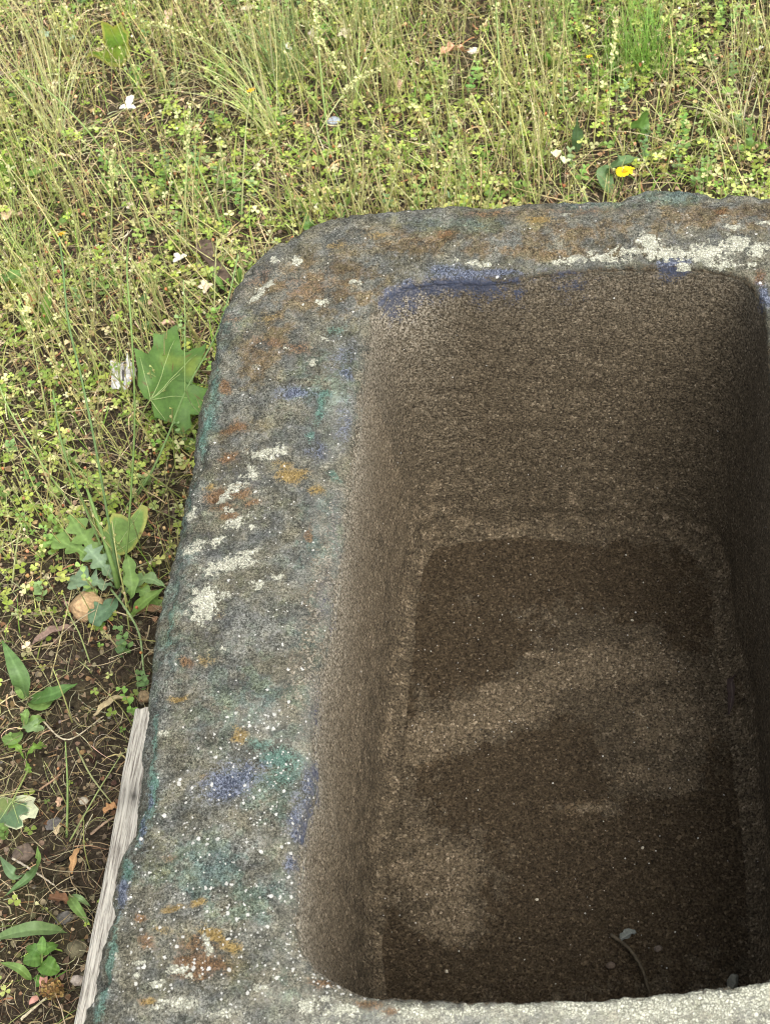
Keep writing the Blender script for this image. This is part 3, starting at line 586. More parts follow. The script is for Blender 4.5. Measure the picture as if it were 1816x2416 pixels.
ICO = None
def beads(P, r, col, sq=1.):
    n = len(P)
    V0 = []
    for e, k in ((90, 1), (35, 5), (-35, 5), (-90, 1)):
        for j in range(k):
            a = R_(j*72+(36 if e < 0 else 0)); V0.append((math.cos(R_(e))*math.cos(a), math.cos(R_(e))*math.sin(a), math.sin(R_(e))*sq))
    V0 = np.array(V0)
    F0 = []
    for j in range(5):
        F0 += [(0, 1+j, 1+(j+1) % 5), (1+j, 6+j, 1+(j+1) % 5), (1+(j+1) % 5, 6+j, 6+(j+1) % 5), (11, 6+(j+1) % 5, 6+j)]
    jit = 1+RNG.uniform(-.2, .2, (n, 12, 1))
    V = P[:, None]+r[:, None, None]*V0[None]*jit
    T = (np.arange(n)[:, None, None]*12+np.array(F0)[None]).reshape(-1, 3)
    return V.reshape(-1, 3), np.repeat(col, 12, 0), T

U = lambda a, b, n: RNG.uniform(a, b, n)
X0, X1, Y0, Y1 = -2.2, 2.0, -.5, 4.0
AREA = (X1-X0)*(Y1-Y0)
TAN = [(.38, .28, .15), (.46, .36, .20), (.27, .19, .10), (.56, .46, .29), (.20, .14, .08), (.42, .34, .21), (.33, .18, .10), (.50, .42, .22)]
YG = [(.40, .44, .13), (.48, .50, .18), (.32, .40, .11), (.54, .51, .24), (.42, .36, .18)]

def dry_litter():
    mb = MB()
    n = int(7500*AREA); x, y = scatter(n, X0, X1, Y0, Y1, lambda x, y: vis(x, y)*(.45+.55*reg(x, y)))
    n = len(x); L = U(.008, .045, n)**1.0*(1+1.0*(U(0, 1, n) > .9))
    z = gh(x, y)+U(.000, .014, n)
    c = np.clip(pick(TAN, n, .3)*(.75+.38*reg(x, y))[:, None], 0, .8)
    V, C, Q, _ = strips(x, y, z, L, U(0, 6.28, n), U(-.1, .45, n), U(-.5, 1.0, n), U(.0008, .0022, n), c, K=4, bend_az=RNG.normal(0, 1.1, n))
    mb.add(V, C, Q)
    # crumbs of leaf
    n = int(1500*AREA); x, y = scatter(n, X0, X1, Y0, Y1, lambda x, y: vis(x, y)); n = len(x)
    V, C, T = leaflets(np.stack([x, y, gh(x, y)+U(.001, .010, n)], -1), U(0, 6.28, n), U(-.5, .5, n), U(.004, .011, n), np.clip(pick(TAN+[(.08, .055, .035)]*3, n, .35)*(.35+.6*reg(x, y))[:, None], 0, .8), .6)
    mb.add(V, C, None, T)
    tag(mb.build('dry_grass_litter', M_DRY), 'tan dead grass and leaf crumbs matted over the soil', 'dead grass', kind='stuff')
def soil_crumbs():
    mb = MB(); bare = lambda x, y: (vis(x, y) > .5)*(1-.6*reg(x, y))
    n = int(9000*AREA); x, y = scatter(n, X0, X1, Y0, Y1, bare); n = len(x)
    V, C, T = leaflets(np.stack([x, y, gh(x, y)+U(-.001, .008, n)], -1), U(0, 6.28, n), U(-.7, .7, n), U(.003, .009, n), pick([(.05, .036, .024), (.12, .088, .056), (.16, .12, .08), (.21, .16, .105), (.26, .20, .135), (.035, .026, .018), (.18, .11, .06)], n, .35), .9)
    mb.add(V, C, None, T)
    n = int(7500*AREA); x, y = scatter(n, X0, X1, Y0, Y1, bare); n = len(x)
    V, C, Q, _ = strips(x, y, gh(x, y)+U(0, .014, n), U(.010, .065, n), U(0, 6.28, n), U(-.1, .5, n), U(-.4, 1.1, n), U(.0006, .0013, n), pick([(.27, .22, .14), (.42, .36, .23), (.16, .13, .08), (.52, .46, .31), (.34, .32, .15), (.2, .15, .09)], n, .3), K=6, sides=3, bend_az=RNG.normal(0, 1.8, n)); mb.add(V, C, Q)
    n = int(900*AREA); x, y = scatter(n, X0, X1, Y0, Y1, lambda x, y: bare(x, y)*np.clip(.3+patch(x, y, 9, 17.), 0, 1)); n = len(x)
    V, C, T = leaflets(np.stack([x, y, gh(x, y)+U(.001, .010, n)], -1), U(0, 6.28, n), U(-.2, .9, n), U(.003, .006, n), pick([(.16, .20, .05), (.22, .25, .08), (.12, .15, .04)], n, .3), .6); mb.add(V, C, None, T)
    tag(mb.build('soil_litter', M_DRY), 'brown crumbs, rootlets and broken stems covering the bare soil', 'soil litter', kind='stuff')
def soil_grit():
    n = int(2600*AREA); x, y = scatter(n, X0, X1, Y0, Y1, lambda x, y: vis(x, y)*(1-.75*reg(x, y))); n = len(x)
    V, C, T = beads(np.stack([x, y, gh(x, y)+.0005], -1), U(.0012, .0036, n)*(1+.9*(U(0, 1, n) > .97)), pick([(.10, .08, .055), (.15, .12, .085), (.06, .045, .03), (.22, .18, .13), (.13, .11, .09), (.04, .03, .022)], n, .3), .6)
    mb = MB(); mb.add(V, C, None, T)
    tag(mb.build('soil_grit', M_PEBBLE, smooth=False), 'small crumbs of soil and grit on the bare earth', 'grit', kind='stuff')
def clover():
    mb = MB(); mbd = MB()
    def den(x, y):
        p = patch(x, y, 3.2, 5.); q = patch(x, y, 13, 9.)
        top = sstep(y, 1.65, 2.2)
        return vis(x, y)*(.04+.96*reg(x, y))*np.clip(.66+1.2*p+1.5*q-.55*top, .02, 1)
    n = int(8400*AREA); x, y = scatter(n, X0, X1, Y0, Y1, den); n = len(x)
    h = .006+.034*U(0, 1, n)**1.4; g0 = gh(x, y); z = g0+h
    P = np.stack([x, y, z], -1); az = U(0, 6.28, n); tl = U(-.35, .45, n); s = U(.0038, .0088, n)
    c = pick([(.30, .38, .075), (.38, .45, .10), (.20, .30, .06), (.46, .50, .16), (.33, .40, .09), (.55, .55, .26), (.24, .31, .055)], n, .22)
    yl = U(0, 1, n) < .07; c[yl] = pick([(.62, .62, .30), (.70, .66, .42), (.5, .42, .18)], int(yl.sum()), .15)
    for k in range(3):
        V, C, T = leaflets(P, az+k*2.09+RNG.normal(0, .15, n), tl*np.cos(k*2.09)+U(-.1, .35, n), s*U(.85, 1.15, n), c); mb.add(V, C, None, T)
    a2 = U(0, 6.28, n); lean = U(.0, .010, n)
    V, C, Q, _ = strips(x+np.cos(a2)*lean, y+np.sin(a2)*lean, g0, h*1.02+.0005, a2+np.pi, np.arctan2(h, lean), 0*h, np.full(n, .0008), pick([(.28, .27, .10), (.36, .22, .12), (.22, .27, .08)], n), K=2, tipw=.8); mb.add(V, C, Q)
    tag(mb.build('clover_cover', M_LEAF), 'low yellow green clover spreading through the grass', 'clover', kind='stuff')
    n = int(1100*AREA); x, y = scatter(n, X0, X1, Y0, Y1, den); n = len(x)
    V, C, T = beads(np.stack([x, y, gh(x, y)+U(.012, .045, n)], -1), U(.0016, .0034, n), pick([(.38, .16, .07), (.48, .25, .13), (.50, .38, .2), (.60, .55, .34), (.34, .20, .1)], n), 1.1)
    mb = MB(); mb.add(V, C, None, T)
    tag(mb.build('spent_clover_heads', M_DRY), 'tiny rust brown spent clover heads among the leaves', 'clover heads', kind='stuff')
def weeds():
    """small upright leafy sprigs"""
    mb = MB()
    n = int(330*AREA); x, y = scatter(n, X0, X1, Y0, Y1, lambda x, y: vis(x, y)*(.10+.9*reg(x, y))*np.clip(.5+1.4*patch(x, y, 4, 55.), 0.05, 1)); n = len(x)
    H = U(.02, .075, n); c = pick([(.20, .33, .08), (.27, .40, .11), (.34, .44, .14), (.22, .33, .13)], n)
    V, C, Q, P = strips(x, y, gh(x, y), H, U(0, 6.28, n), U(1.2, 1.57, n), U(-.3, .3, n), np.full(n, .0013), c, K=6, sides=3); mb.add(V, C, Q)
    for k in range(1, 7):
        for j in range(2):
            az = k*1.57+j*np.pi+U(-.3, .3, n)
            V, C, T = leaflets(P[:, k], az, U(.1, .8, n), U(.006, .012, n)*(1.2-.08*k), c*U(.85, 1.2, n)[:, None], .3); mb.add(V, C, None, T)
    tag(mb.build('leafy_weeds', M_LEAF), 'small upright leafy weeds scattered in the grass', 'weeds', kind='stuff')
def grass():
    mb = MB()
    def den(x, y): return vis(x, y)*(.05+.95*reg(x, y))*np.clip(.6+.9*patch(x, y, 3.5, 71.)+.35*sstep(y, 1.3, 1.9), .08, 1)
    n = int(3600*AREA); x, y = scatter(n, X0, X1, Y0, Y1, den); n = len(x)
    L = U(.025, .09, n); c = pick([(.22, .37, .06), (.30, .43, .08), (.40, .46, .12), (.17, .30, .06), (.46, .47, .18)], n, .2)
    V, C, Q, _ = strips(x, y, gh(x, y), L, U(0, 6.28, n), U(.5, 1.5, n), U(-.1, 1.2, n), U(.0012, .0026, n), c, K=5, tipw=.1, bend_az=RNG.normal(0, .5, n)); mb.add(V, C, Q)
    # fine wiry stalks, mostly upright, greenish straw
    n = int(4000*AREA); x, y = scatter(n, X0, X1, Y0, Y1, lambda x, y: vis(x, y)*(.05+.95*sstep(y, .85, 1.5))*np.clip(.45+1.3*patch(x, y, 5, 91.), .06, 1)); n = len(x)
    L = U(.04, .17, n); az = U(0, 6.28, n)
    V, C, Q, P = strips(x, y, gh(x, y), L, az, RNG.normal(1.4, .16, n), U(-.15, .4, n), U(.0014, .0028, n), pick(YG, n, .16), K=7, sides=3, tipw=.5, col2=pick([(.54, .53, .22), (.60, .54, .30)], n, .15), bend_az=RNG.normal(0, .4, n)); mb.add(V, C, Q)
    # little seed spikelets up the stalks
    for k in (4, 5, 6, 7):
        for j in range(2):
            m = U(0, 1, n) < .4; q = int(m.sum())
            V, C, T = leaflets(P[m, k]+RNG.normal(0, .0008, (q, 3)), U(0, 6.28, q), U(.6, 1.3, q), U(.003, .0055, q), pick([(.40, .40, .16), (.52, .48, .27), (.34, .36, .14)], q), .8); mb.add(V, C, None, T)
    # straw lying about
    n = int(900*AREA); x, y = scatter(n, X0, X1, Y0, Y1, lambda x, y: vis(x, y)*(.25+.75*reg(x, y))); n = len(x)
    V, C, Q, _ = strips(x, y, gh(x, y)+U(.004, .03, n), U(.04, .16, n), U(0, 6.28, n), U(-.1, .45, n), U(-.1, .7, n), U(.0009, .0018, n), pick([(.42, .38, .20), (.50, .44, .27), (.36, .38, .15), (.32, .26, .14)], n), K=7, sides=3, bend_az=RNG.normal(0, .6, n)); mb.add(V, C, Q)
    tag(mb.build('grass_cover', M_GRASS), 'thin yellow green grass and wiry stalks around the trough', 'grass', kind='stuff')
dry_litter(); soil_crumbs(); soil_grit(); clover(); weeds(); grass()

# ------------------------------------------------------------------ single things
def A3(p, z=None):
    """(px,py,height above ground) -> world point"""
    px, py, h = p; q = at(px, py, h); return at(px, py, h+gz(q[0], q[1]))
def ground_at(px, py): return A3((px, py, 0))
def curve(pts, n=24):
    pts = np.array(pts, float); m = len(pts)
    t = np.linspace(0, m-1, n); i = np.clip(t.astype(int), 0, m-2); f = (t-i)[:, None]
    p = np.concatenate([[2*pts[0]-pts[1]], pts, [2*pts[-1]-pts[-2]]])
    a, b, c, d = p[i], p[i+1], p[i+2], p[i+3]
    return .5*((2*b)+(-a+c)*f+(2*a-5*b+4*c-d)*f*f+(-a+3*b-3*c+d)*f**3)
def cjit(c, n, s=.1): return np.clip(np.array(c)[None]*(1+RNG.normal(0, s, (n, 1))), .003, 1)

def leaf_sheet(mb, pts, width, col, n=26, m=4, prof=None, fold=.25, up=(0, 0, 1), lobe=0, lobes=6, edge=None, twist=0, rib=None, wav=.06):
    """a leaf blade along a 3-D spine; prof(t) is the half-width share; lobed edge when lobe > 0"""
    P = curve(pts, n); T = np.gradient(P, axis=0); T /= np.linalg.norm(T, axis=1)[:, None]
    up = np.array(up, float); S = np.cross(T, up); S /= np.linalg.norm(S, axis=1)[:, None]+1e-9; Nn = np.cross(S, T)
    t = np.linspace(0, 1, n); pr = (prof or (lambda t: np.sin(np.pi*np.clip(t, 0, 1)**.75)**.8))(t)
    if lobe: pr = pr*(1-lobe*(.5+.5*np.cos(2*np.pi*t*lobes))**1.5)
    pr = np.maximum(pr, .03)
    v = np.linspace(-1, 1, 2*m+1)
    ph = RNG.uniform(0, 6)
    tw = twist*t
    cs, sn = np.cos(tw)[:, None], np.sin(tw)[:, None]
    S2 = S*cs+Nn*sn; N2 = Nn*cs-S*sn
    W = pr[:, None]*width/2*v[None]
    Zf = abs(v)[None]*pr[:, None]*width/2*fold+wav*width*np.sin(t*19+ph)[:, None]*v[None]**2
    V = P[:, None]+W[..., None]*S2[:, None]+Zf[..., None]*N2[:, None]
    c = np.asarray(col, float)*(1+RNG.normal(0, .05, (n, 1)))
    C = np.repeat(c[:, None], 2*m+1, 1)
    C[:, m] = C[:, m]*.5+np.array(rib if rib is not None else np.asarray(col)*1.5+.03)*.5
    if edge is not None:
        C[:, 0] = edge; C[:, -1] = edge
    k = 2*m+1; i = np.arange(n-1)[:, None]*k+np.arange(k-1)[None]
    mb.add(V.reshape(-1, 3), C.reshape(-1, 3), np.stack([i, i+1, i+k+1, i+k], -1).reshape(-1, 4))

def part_leaf(parent, name, org, pts, width, col, **k):
    mb = MB(); leaf_sheet(mb, np.array(pts)-org, width, col, **k); return mb.build(name, k.get('mat', M_LEAF) if False else M_LEAF, parent)
def part_tube(parent, name, org, pts, r, col, mat=None, n=24, k=6):
    mb = MB(); P = curve(pts, n)-org; r = np.interp(np.linspace(0, 1, n), np.linspace(0, 1, len(np.atleast_1d(r))), np.atleast_1d(r)) if np.ndim(r) else r
    mb.tube(P, r, col, k); return mb.build(name, mat or M_GRASS, parent)

def traced_blade(outline, centre, hfun, col, edge=None, rings=9, seed=1, edge_w=.12, jag=0., wav=.004):
    """flat leaf with its own outline (frame pixels laid on a tilted plane of height hfun) as a ring mesh"""
    o = np.array(outline, float); seg = []
    for a, b in zip(o, np.roll(o, -1, 0)):
        m = max(2, int(np.hypot(*(b-a))/5))
        for t in np.linspace(0, 1, m, endpoint=False): seg.append(a*(1-t)+b*t)
    s = np.array(seg); k = len(s); c = np.array(centre, float)
    if jag: s += (s-c)*(RNG.normal(0, jag, (k, 1)))
    V = []; C = []
    for i in range(1, rings+1):
        f = i/rings
        for p in s:
            q = c+(p-c)*f; V.append(at(q[0], q[1], hfun(q[0], q[1]))); C.append(np.array(col)*(1) if (edge is None or f < 1-edge_w*(1 if edge_w < .25 else (1.2 if p[0] > c[0]+10 and p[1] < c[1]+25 else .05))) else np.array(edge))
    V.append(at(c[0], c[1], hfun(*c))); C.append(col); V = np.array(V); C = np.array(C, float)
    V[:, 2] += fbm(V, 22, 2, seed*7.)*wav
    C *= (1+.25*fbm(V, 40, 3, seed*3.))[:, None]
    yl = np.clip(fbm(V, 16, 2, seed*11.)-.15, 0, .5)[:, None]; C = C*(1-yl)+yl*np.array([.40, .42, .07])
    sp_ = (fbm(V, 150, 2, seed*13.) > .78)[:, None]; C = np.where(sp_, np.array([[.16, .10, .04]]), C)
    i = np.arange(rings-1)[:, None]*k+np.arange(k)[None]; j = np.arange(rings-1)[:, None]*k+(np.arange(k)[None]+1) % k
    Q = np.stack([i, j, j+k, i+k], -1).reshape(-1, 4); ce = rings*k
    T = np.stack([np.full(k, ce), (np.arange(k)+1) % k, np.arange(k)], -1)
    return V, C, Q, T
def maple(label, outline, centre, hfun, base, veins, col, petiole=None, edge=None, edge_w=.12, vein_col=(.42, .52, .22), seed=1, wav=.004, group=None):
    org = at(base[0], base[1], hfun(*base)); e = empty('maple_leaf', org); tag(e, label, 'leaf', group)
    V, C, Q, T = traced_blade(outline, centre, hfun, col, edge, seed=seed, edge_w=edge_w, wav=wav)
    mb = MB(); mb.add(V-org, C, Q, T); mb.build('blade', M_LEAF, e)
    for v in veins:
        pts = []
        for t in np.linspace(0, 1, 8):
            qx = base[0]*(1-t)+v[0]*t; qy = base[1]*(1-t)+v[1]*t; p = at(qx, qy, hfun(qx, qy))
            p[2] += fbm(p[None], 22, 2, seed*7.)[0]*wav+.0004; pts.append(p-org)
        mb = MB(); mb.tube(np.array(pts), np.linspace(.0008, .0003, 8), vein_col, 5); mb.build('vein', M_LEAF, e)
    if petiole:
        mb = MB(); mb.tube(curve([A3(p) if len(p) == 3 else p for p in petiole], 16)-org, .0011, (.30, .36, .12), 6); mb.build('petiole', M_GRASS, e)
    return e
Z3 = lambda L: [(x*.3608, 600+y*.3608) for x, y in L]
Z4 = lambda L: [(x*.3608, 1100+y*.3608) for x, y in L]
Z5 = lambda L: [(x*.421, 1750+y*.421) for x, y in L]
Z1 = lambda L: [(x*.5412, y*.5412) for x, y in L]
maple('large green maple leaf with spread pale veins leaning against the outer side of the trough', Z3([(985, 950), (940, 930), (900, 850), (905, 760), (882, 625), (930, 635), (975, 662), (1005, 600), (1008, 525), (1060, 528), (1110, 495), (1158, 465), (1175, 560), (1180, 610), (1215, 625), (1262, 598), (1300, 600), (1352, 585), (1340, 660), (1315, 740), (1275, 800), (1255, 860), (1300, 865), (1370, 860), (1385, 950), (1370, 1040), (1300, 1052), (1245, 1048), (1250, 1130), (1200, 1160), (1130, 1110), (1060, 1080), (1010, 1060), (995, 1000)]),
    (1105*.3608, 600+830*.3608), lambda x, y: .060+.00016*(900-y)+.0001*(x-400), (985*.3608, 600+950*.3608), [(p[0], p[1]) for p in Z3([(1140, 560), (1185, 800), (1230, 950), (1290, 660), (920, 680), (1080, 1080)])], (.105, .20, .045),
    petiole=[(355, 943, .057), (342, 965, .045), (328, 1000, .02), (318, 1040, 0)], seed=2, wav=.011)
maple('green maple leaf with yellow rim standing behind the lobed rosette plant', Z4([(730, 580), (690, 500), (640, 440), (690, 400), (740, 310), (800, 320), (850, 350), (880, 310), (930, 255), (970, 270), (968, 340), (940, 420), (915, 480), (880, 540), (830, 570), (780, 590)]),
    (800*.3608, 1100+460*.3608), lambda x, y: .03+.00045*(1310-y), (735*.3608, 1100+575*.3608), [(p[0], p[1]) for p in Z4([(930, 290), (760, 360), (680, 440), (900, 470)])], (.20, .32, .09), edge=(.40, .42, .12), edge_w=.14, petiole=[(265, 1307, .03), (275, 1330, .015), (300, 1370, 0)], seed=3)
maple('bright green cupped maple leaf standing up in the dry grass at the top left', Z1([(555, 260), (530, 290), (470, 285), (440, 270), (375, 255), (410, 235), (460, 215), (450, 170), (445, 100), (470, 95), (495, 115), (530, 95), (545, 130), (565, 150), (560, 180), (572, 220)]),
    (505*.5412, 200*.5412), lambda x, y: .02+.0011*(155-y), (555*.5412, 260*.5412), [(p[0], p[1]) for p in Z1([(480, 120), (530, 110), (420, 250)])], (.22, .38, .07), edge=(.5, .50, .14), edge_w=.12, petiole=[(300, 141, .025), (330, 175, .012), (345, 195, 0)], seed=4, wav=.012)
maple('variegated maple leaf with cream margin on the bare soil at the left edge', Z5([(65, 320), (95, 305), (130, 298), (170, 305), (205, 318), (190, 345), (222, 380), (200, 432), (160, 425), (128, 440), (132, 475), (95, 495), (50, 480), (20, 460), (-30, 470), (-60, 400), (-30, 330), (20, 305)]),
    (80*.421, 1750+385*.421), lambda x, y: .014+.0001*(x-30), (70*.421, 1750+335*.421), [(p[0], p[1]) for p in Z5([(180, 370), (110, 460), (0, 440), (150, 310)])], (.12, .20, .10), edge=(.62, .64, .42), edge_w=.30, petiole=[(30, 1890, .015), (45, 1860, .02), (68, 1815, .012)], seed=5)

# --- plants built from a spine list ---------------------------------------------------------------
def plant(name, label, cat, base, leaves=(), stems=(), flowers=(), group=None):
    org = A3((*base, 0)); e = empty(name, org); tag(e, label, cat, group)
    for L in leaves:
        pts = [A3(p) for p in L['p']]; kw = {k: v for k, v in L.items() if k not in ('p', 'w', 'c')}
        mb = MB(); leaf_sheet(mb, np.array(pts)-org, L['w'], L['c'], **kw); mb.build('leaf', M_LEAF, e)
    for S in stems:
        mb = MB(); P = curve([A3(p) for p in S['p']], 40)-org
        mb.tube(P, np.linspace(S['r'], S.get('r2', S['r']*.6), 40), S['c'], 6)
        st = mb.build('stem', M_GRASS, e)
        if S.get('bud'):
            V, C, T = beads(P[-1:], np.array([S['bud']]), np.array([S.get('bc', (.2, .28, .1))]), 1.6); mb = MB(); mb.add(V, C, None, T); mb.build('bud', M_DRY, st)
    return e, org
G1 = (.19, .30, .085); G2 = (.24, .35, .15); BG = (.24, .34, .21); DG = (.11, .21, .05)
TIP = lambda t: np.sin(np.pi*np.clip(t, 0, 1)**1.6)**.7*(.35+.65*t)+.05
LANCE = lambda t: np.sin(np.pi*np.clip(t, .02, 1)**.8)
Ts = lambda *p: list(p)
plant('rosette_weed', 'lobed blue green rosette weed with tall bare stems beside the tan pebble', 'weed', (285, 1395),
  leaves=[dict(p=[(275, 1385, .01), (225, 1375, .03), (160, 1365, .012)], w=.05, c=BG, prof=TIP, lobe=.72, lobes=4.5),
          dict(p=[(278, 1380, .012), (240, 1330, .045), (205, 1290, .055)], w=.042, c=BG, prof=TIP, lobe=.7, lobes=4.5),
          dict(p=[(280, 1375, .012), (215, 1290, .04), (165, 1215, .045)], w=.045, c=G1, prof=TIP, lobe=.7, lobes=5.5),
          dict(p=[(275, 1378, .012), (200, 1305, .035), (110, 1265, .03)], w=.04, c=G1, prof=TIP, lobe=.7, lobes=5.5),
          dict(p=[(285, 1385, .012), (262, 1330, .03), (240, 1315, .04)], w=.045, c=G2, prof=TIP, lobe=.4, lobes=3),
          dict(p=[(287, 1400, .008), (255, 1435, .022), (213, 1470, .018)], w=.044, c=(.13, .22, .12), prof=TIP, lobe=.3, lobes=4),
          dict(p=[(290, 1398, .008), (340, 1395, .03), (385, 1440, .006)], w=.03, c=G1, prof=TIP, lobe=.6, lobes=5),
          dict(p=[(288, 1395, .008), (345, 1365, .035), (392, 1385, .03)], w=.022, c=G2, prof=LANCE, lobe=.4, lobes=4),
          dict(p=[(300, 1430, .01), (312, 1390, .04), (302, 1310, .06)], w=.026, c=G1, prof=TIP, lobe=.4, lobes=4),
          dict(p=[(305, 1460, .004), (340, 1420, .028), (388, 1388, .03)], w=.018, c=(.19, .30, .07), prof=LANCE)],
  stems=[dict(p=[(283, 1385, .01), (262, 1260, .10), (225, 1050, .20), (190, 880, .28), (162, 760, .34), (148, 620, .40), (140, 560, .43)], r=.0019, c=(.15, .24, .09)),
         dict(p=[(280, 1380, .01), (215, 1230, .08), (150, 1060, .17), (125, 920, .22)], r=.0018, c=(.16, .25, .08)),
         dict(p=[(290, 1390, .01), (305, 1230, .11), (318, 1000, .22), (312, 800, .32), (300, 640, .38), (305, 560, .42)], r=.0016, c=(.20, .30, .09)),
         dict(p=[(279, 1385, .01), (265, 1330, .05), (215, 1180, .10), (200, 1140, .12)], r=.0045, r2=.0012, c=(.20, .31, .09)),
         dict(p=[(262, 1390, .012), (300, 1440, .05), (330, 1500, .03), (340, 1585, .006), (352, 1595, .003)], r=.0017, c=(.30, .40, .18))])
plant('branched_weed', 'tall thin branched green stem crossing in front of the large maple leaf', 'weed', (318, 1180),
  stems=[dict(p=[(318, 1180, 0), (360, 1110, .06), (400, 1020, .11), (440, 920, .16), (505, 800, .21), (540, 700, .25), (562, 600, .28)], r=.0018, r2=.0009, c=(.24, .36, .13)),
         dict(p=[(437, 925, .16), (436, 840, .20), (437, 750, .23), (433, 660, .26)], r=.0010, c=(.28, .40, .14)),
         dict(p=[(440, 920, .16), (450, 950, .135), (470, 975, .115)], r=.0009, c=(.36, .44, .2)),
         dict(p=[(360, 1110, .06), (330, 1150, .03), (260, 1250, .0)], r=.0011, c=(.24, .36, .13))])
plant('lance_leaf_weed', 'dark lance leaved weed on bare soil at the left edge below the rosette weed', 'weed', (66, 1652),
  leaves=[dict(p=[(66, 1652, .003), (45, 1590, .05), (5, 1510, .06)], w=.024, c=(.12, .21, .07), prof=LANCE),
          dict(p=[(68, 1652, .003), (120, 1640, .03), (183, 1612, .02)], w=.022, c=(.10, .20, .05), prof=LANCE),
          dict(p=[(68, 1655, .003), (100, 1662, .02), (130, 1648, .006)], w=.02, c=G1, prof=LANCE),
          dict(p=[(64, 1652, .003), (50, 1625, .02), (35, 1610, .01)], w=.016, c=G1, prof=LANCE)])
plant('lance_leaf_weed', 'grey green toothed weed seedling just below the dark lance leaved weed', 'weed', (60, 1725),
  leaves=[dict(p=[(58, 1700, .003), (80, 1712, .02), (105, 1720, .012)], w=.024, c=G2, prof=LANCE, lobe=.25, lobes=5),
          dict(p=[(60, 1725, .003), (85, 1700, .02), (108, 1698, .01)], w=.016, c=G1, prof=LANCE),
          dict(p=[(58, 1715, .003), (60, 1690, .02), (66, 1672, .02)], w=.014, c=G1, prof=LANCE),
          dict(p=[(50, 1725, .003), (30, 1745, .02), (4, 1740, .01)], w=.02, c=G1, prof=LANCE)])
plant('leafy_weed', 'low ragged green weed on the soil between the seedling and the variegated leaf', 'weed', (60, 1790),
  leaves=[dict(p=[(60, 1790, .003), (80, 1765, .02), (110, 1758, .006)], w=.018, c=(.17, .29, .05), prof=TIP, lobe=.5, lobes=4),
          dict(p=[(58, 1790, .003), (40, 1760, .02), (10, 1750, .006)], w=.018, c=(.17, .29, .05), prof=TIP, lobe=.5, lobes=4),
          dict(p=[(62, 1792, .003), (66, 1810, .012), (70, 1825, .006)], w=.012, c=(.17, .29, .05), prof=TIP, lobe=.5, lobes=4)])
plant('round_leaf_seedling', 'bright green seedling with round paired leaves at the bottom left', 'seedling', (100, 2290),
  leaves=[dict(p=[(100, 2262, .02), (80, 2262, .024), (54, 2268, .018)], w=.021, c=(.12, .23, .05)),
          dict(p=[(100, 2270, .02), (118, 2282, .026), (142, 2292, .018)], w=.022, c=(.13, .25, .05)),
          dict(p=[(100, 2250, .025), (118, 2235, .03), (138, 2228, .022)], w=.014, c=(.13, .25, .05)),
          dict(p=[(98, 2250, .025), (80, 2240, .03), (62, 2235, .022)], w=.014, c=(.11, .22, .05)),
          dict(p=[(100, 2250, .03), (100, 2228, .04), (101, 2208, .04)], w=.011, c=(.16, .29, .07)),
          dict(p=[(98, 2300, .008), (90, 2315, .012), (84, 2325, .005)], w=.013, c=(.12, .25, .05))],
  stems=[dict(p=[(100, 2310, .0), (100, 2280, .015), (100, 2245, .03)], r=.0012, c=(.25, .36, .1))])
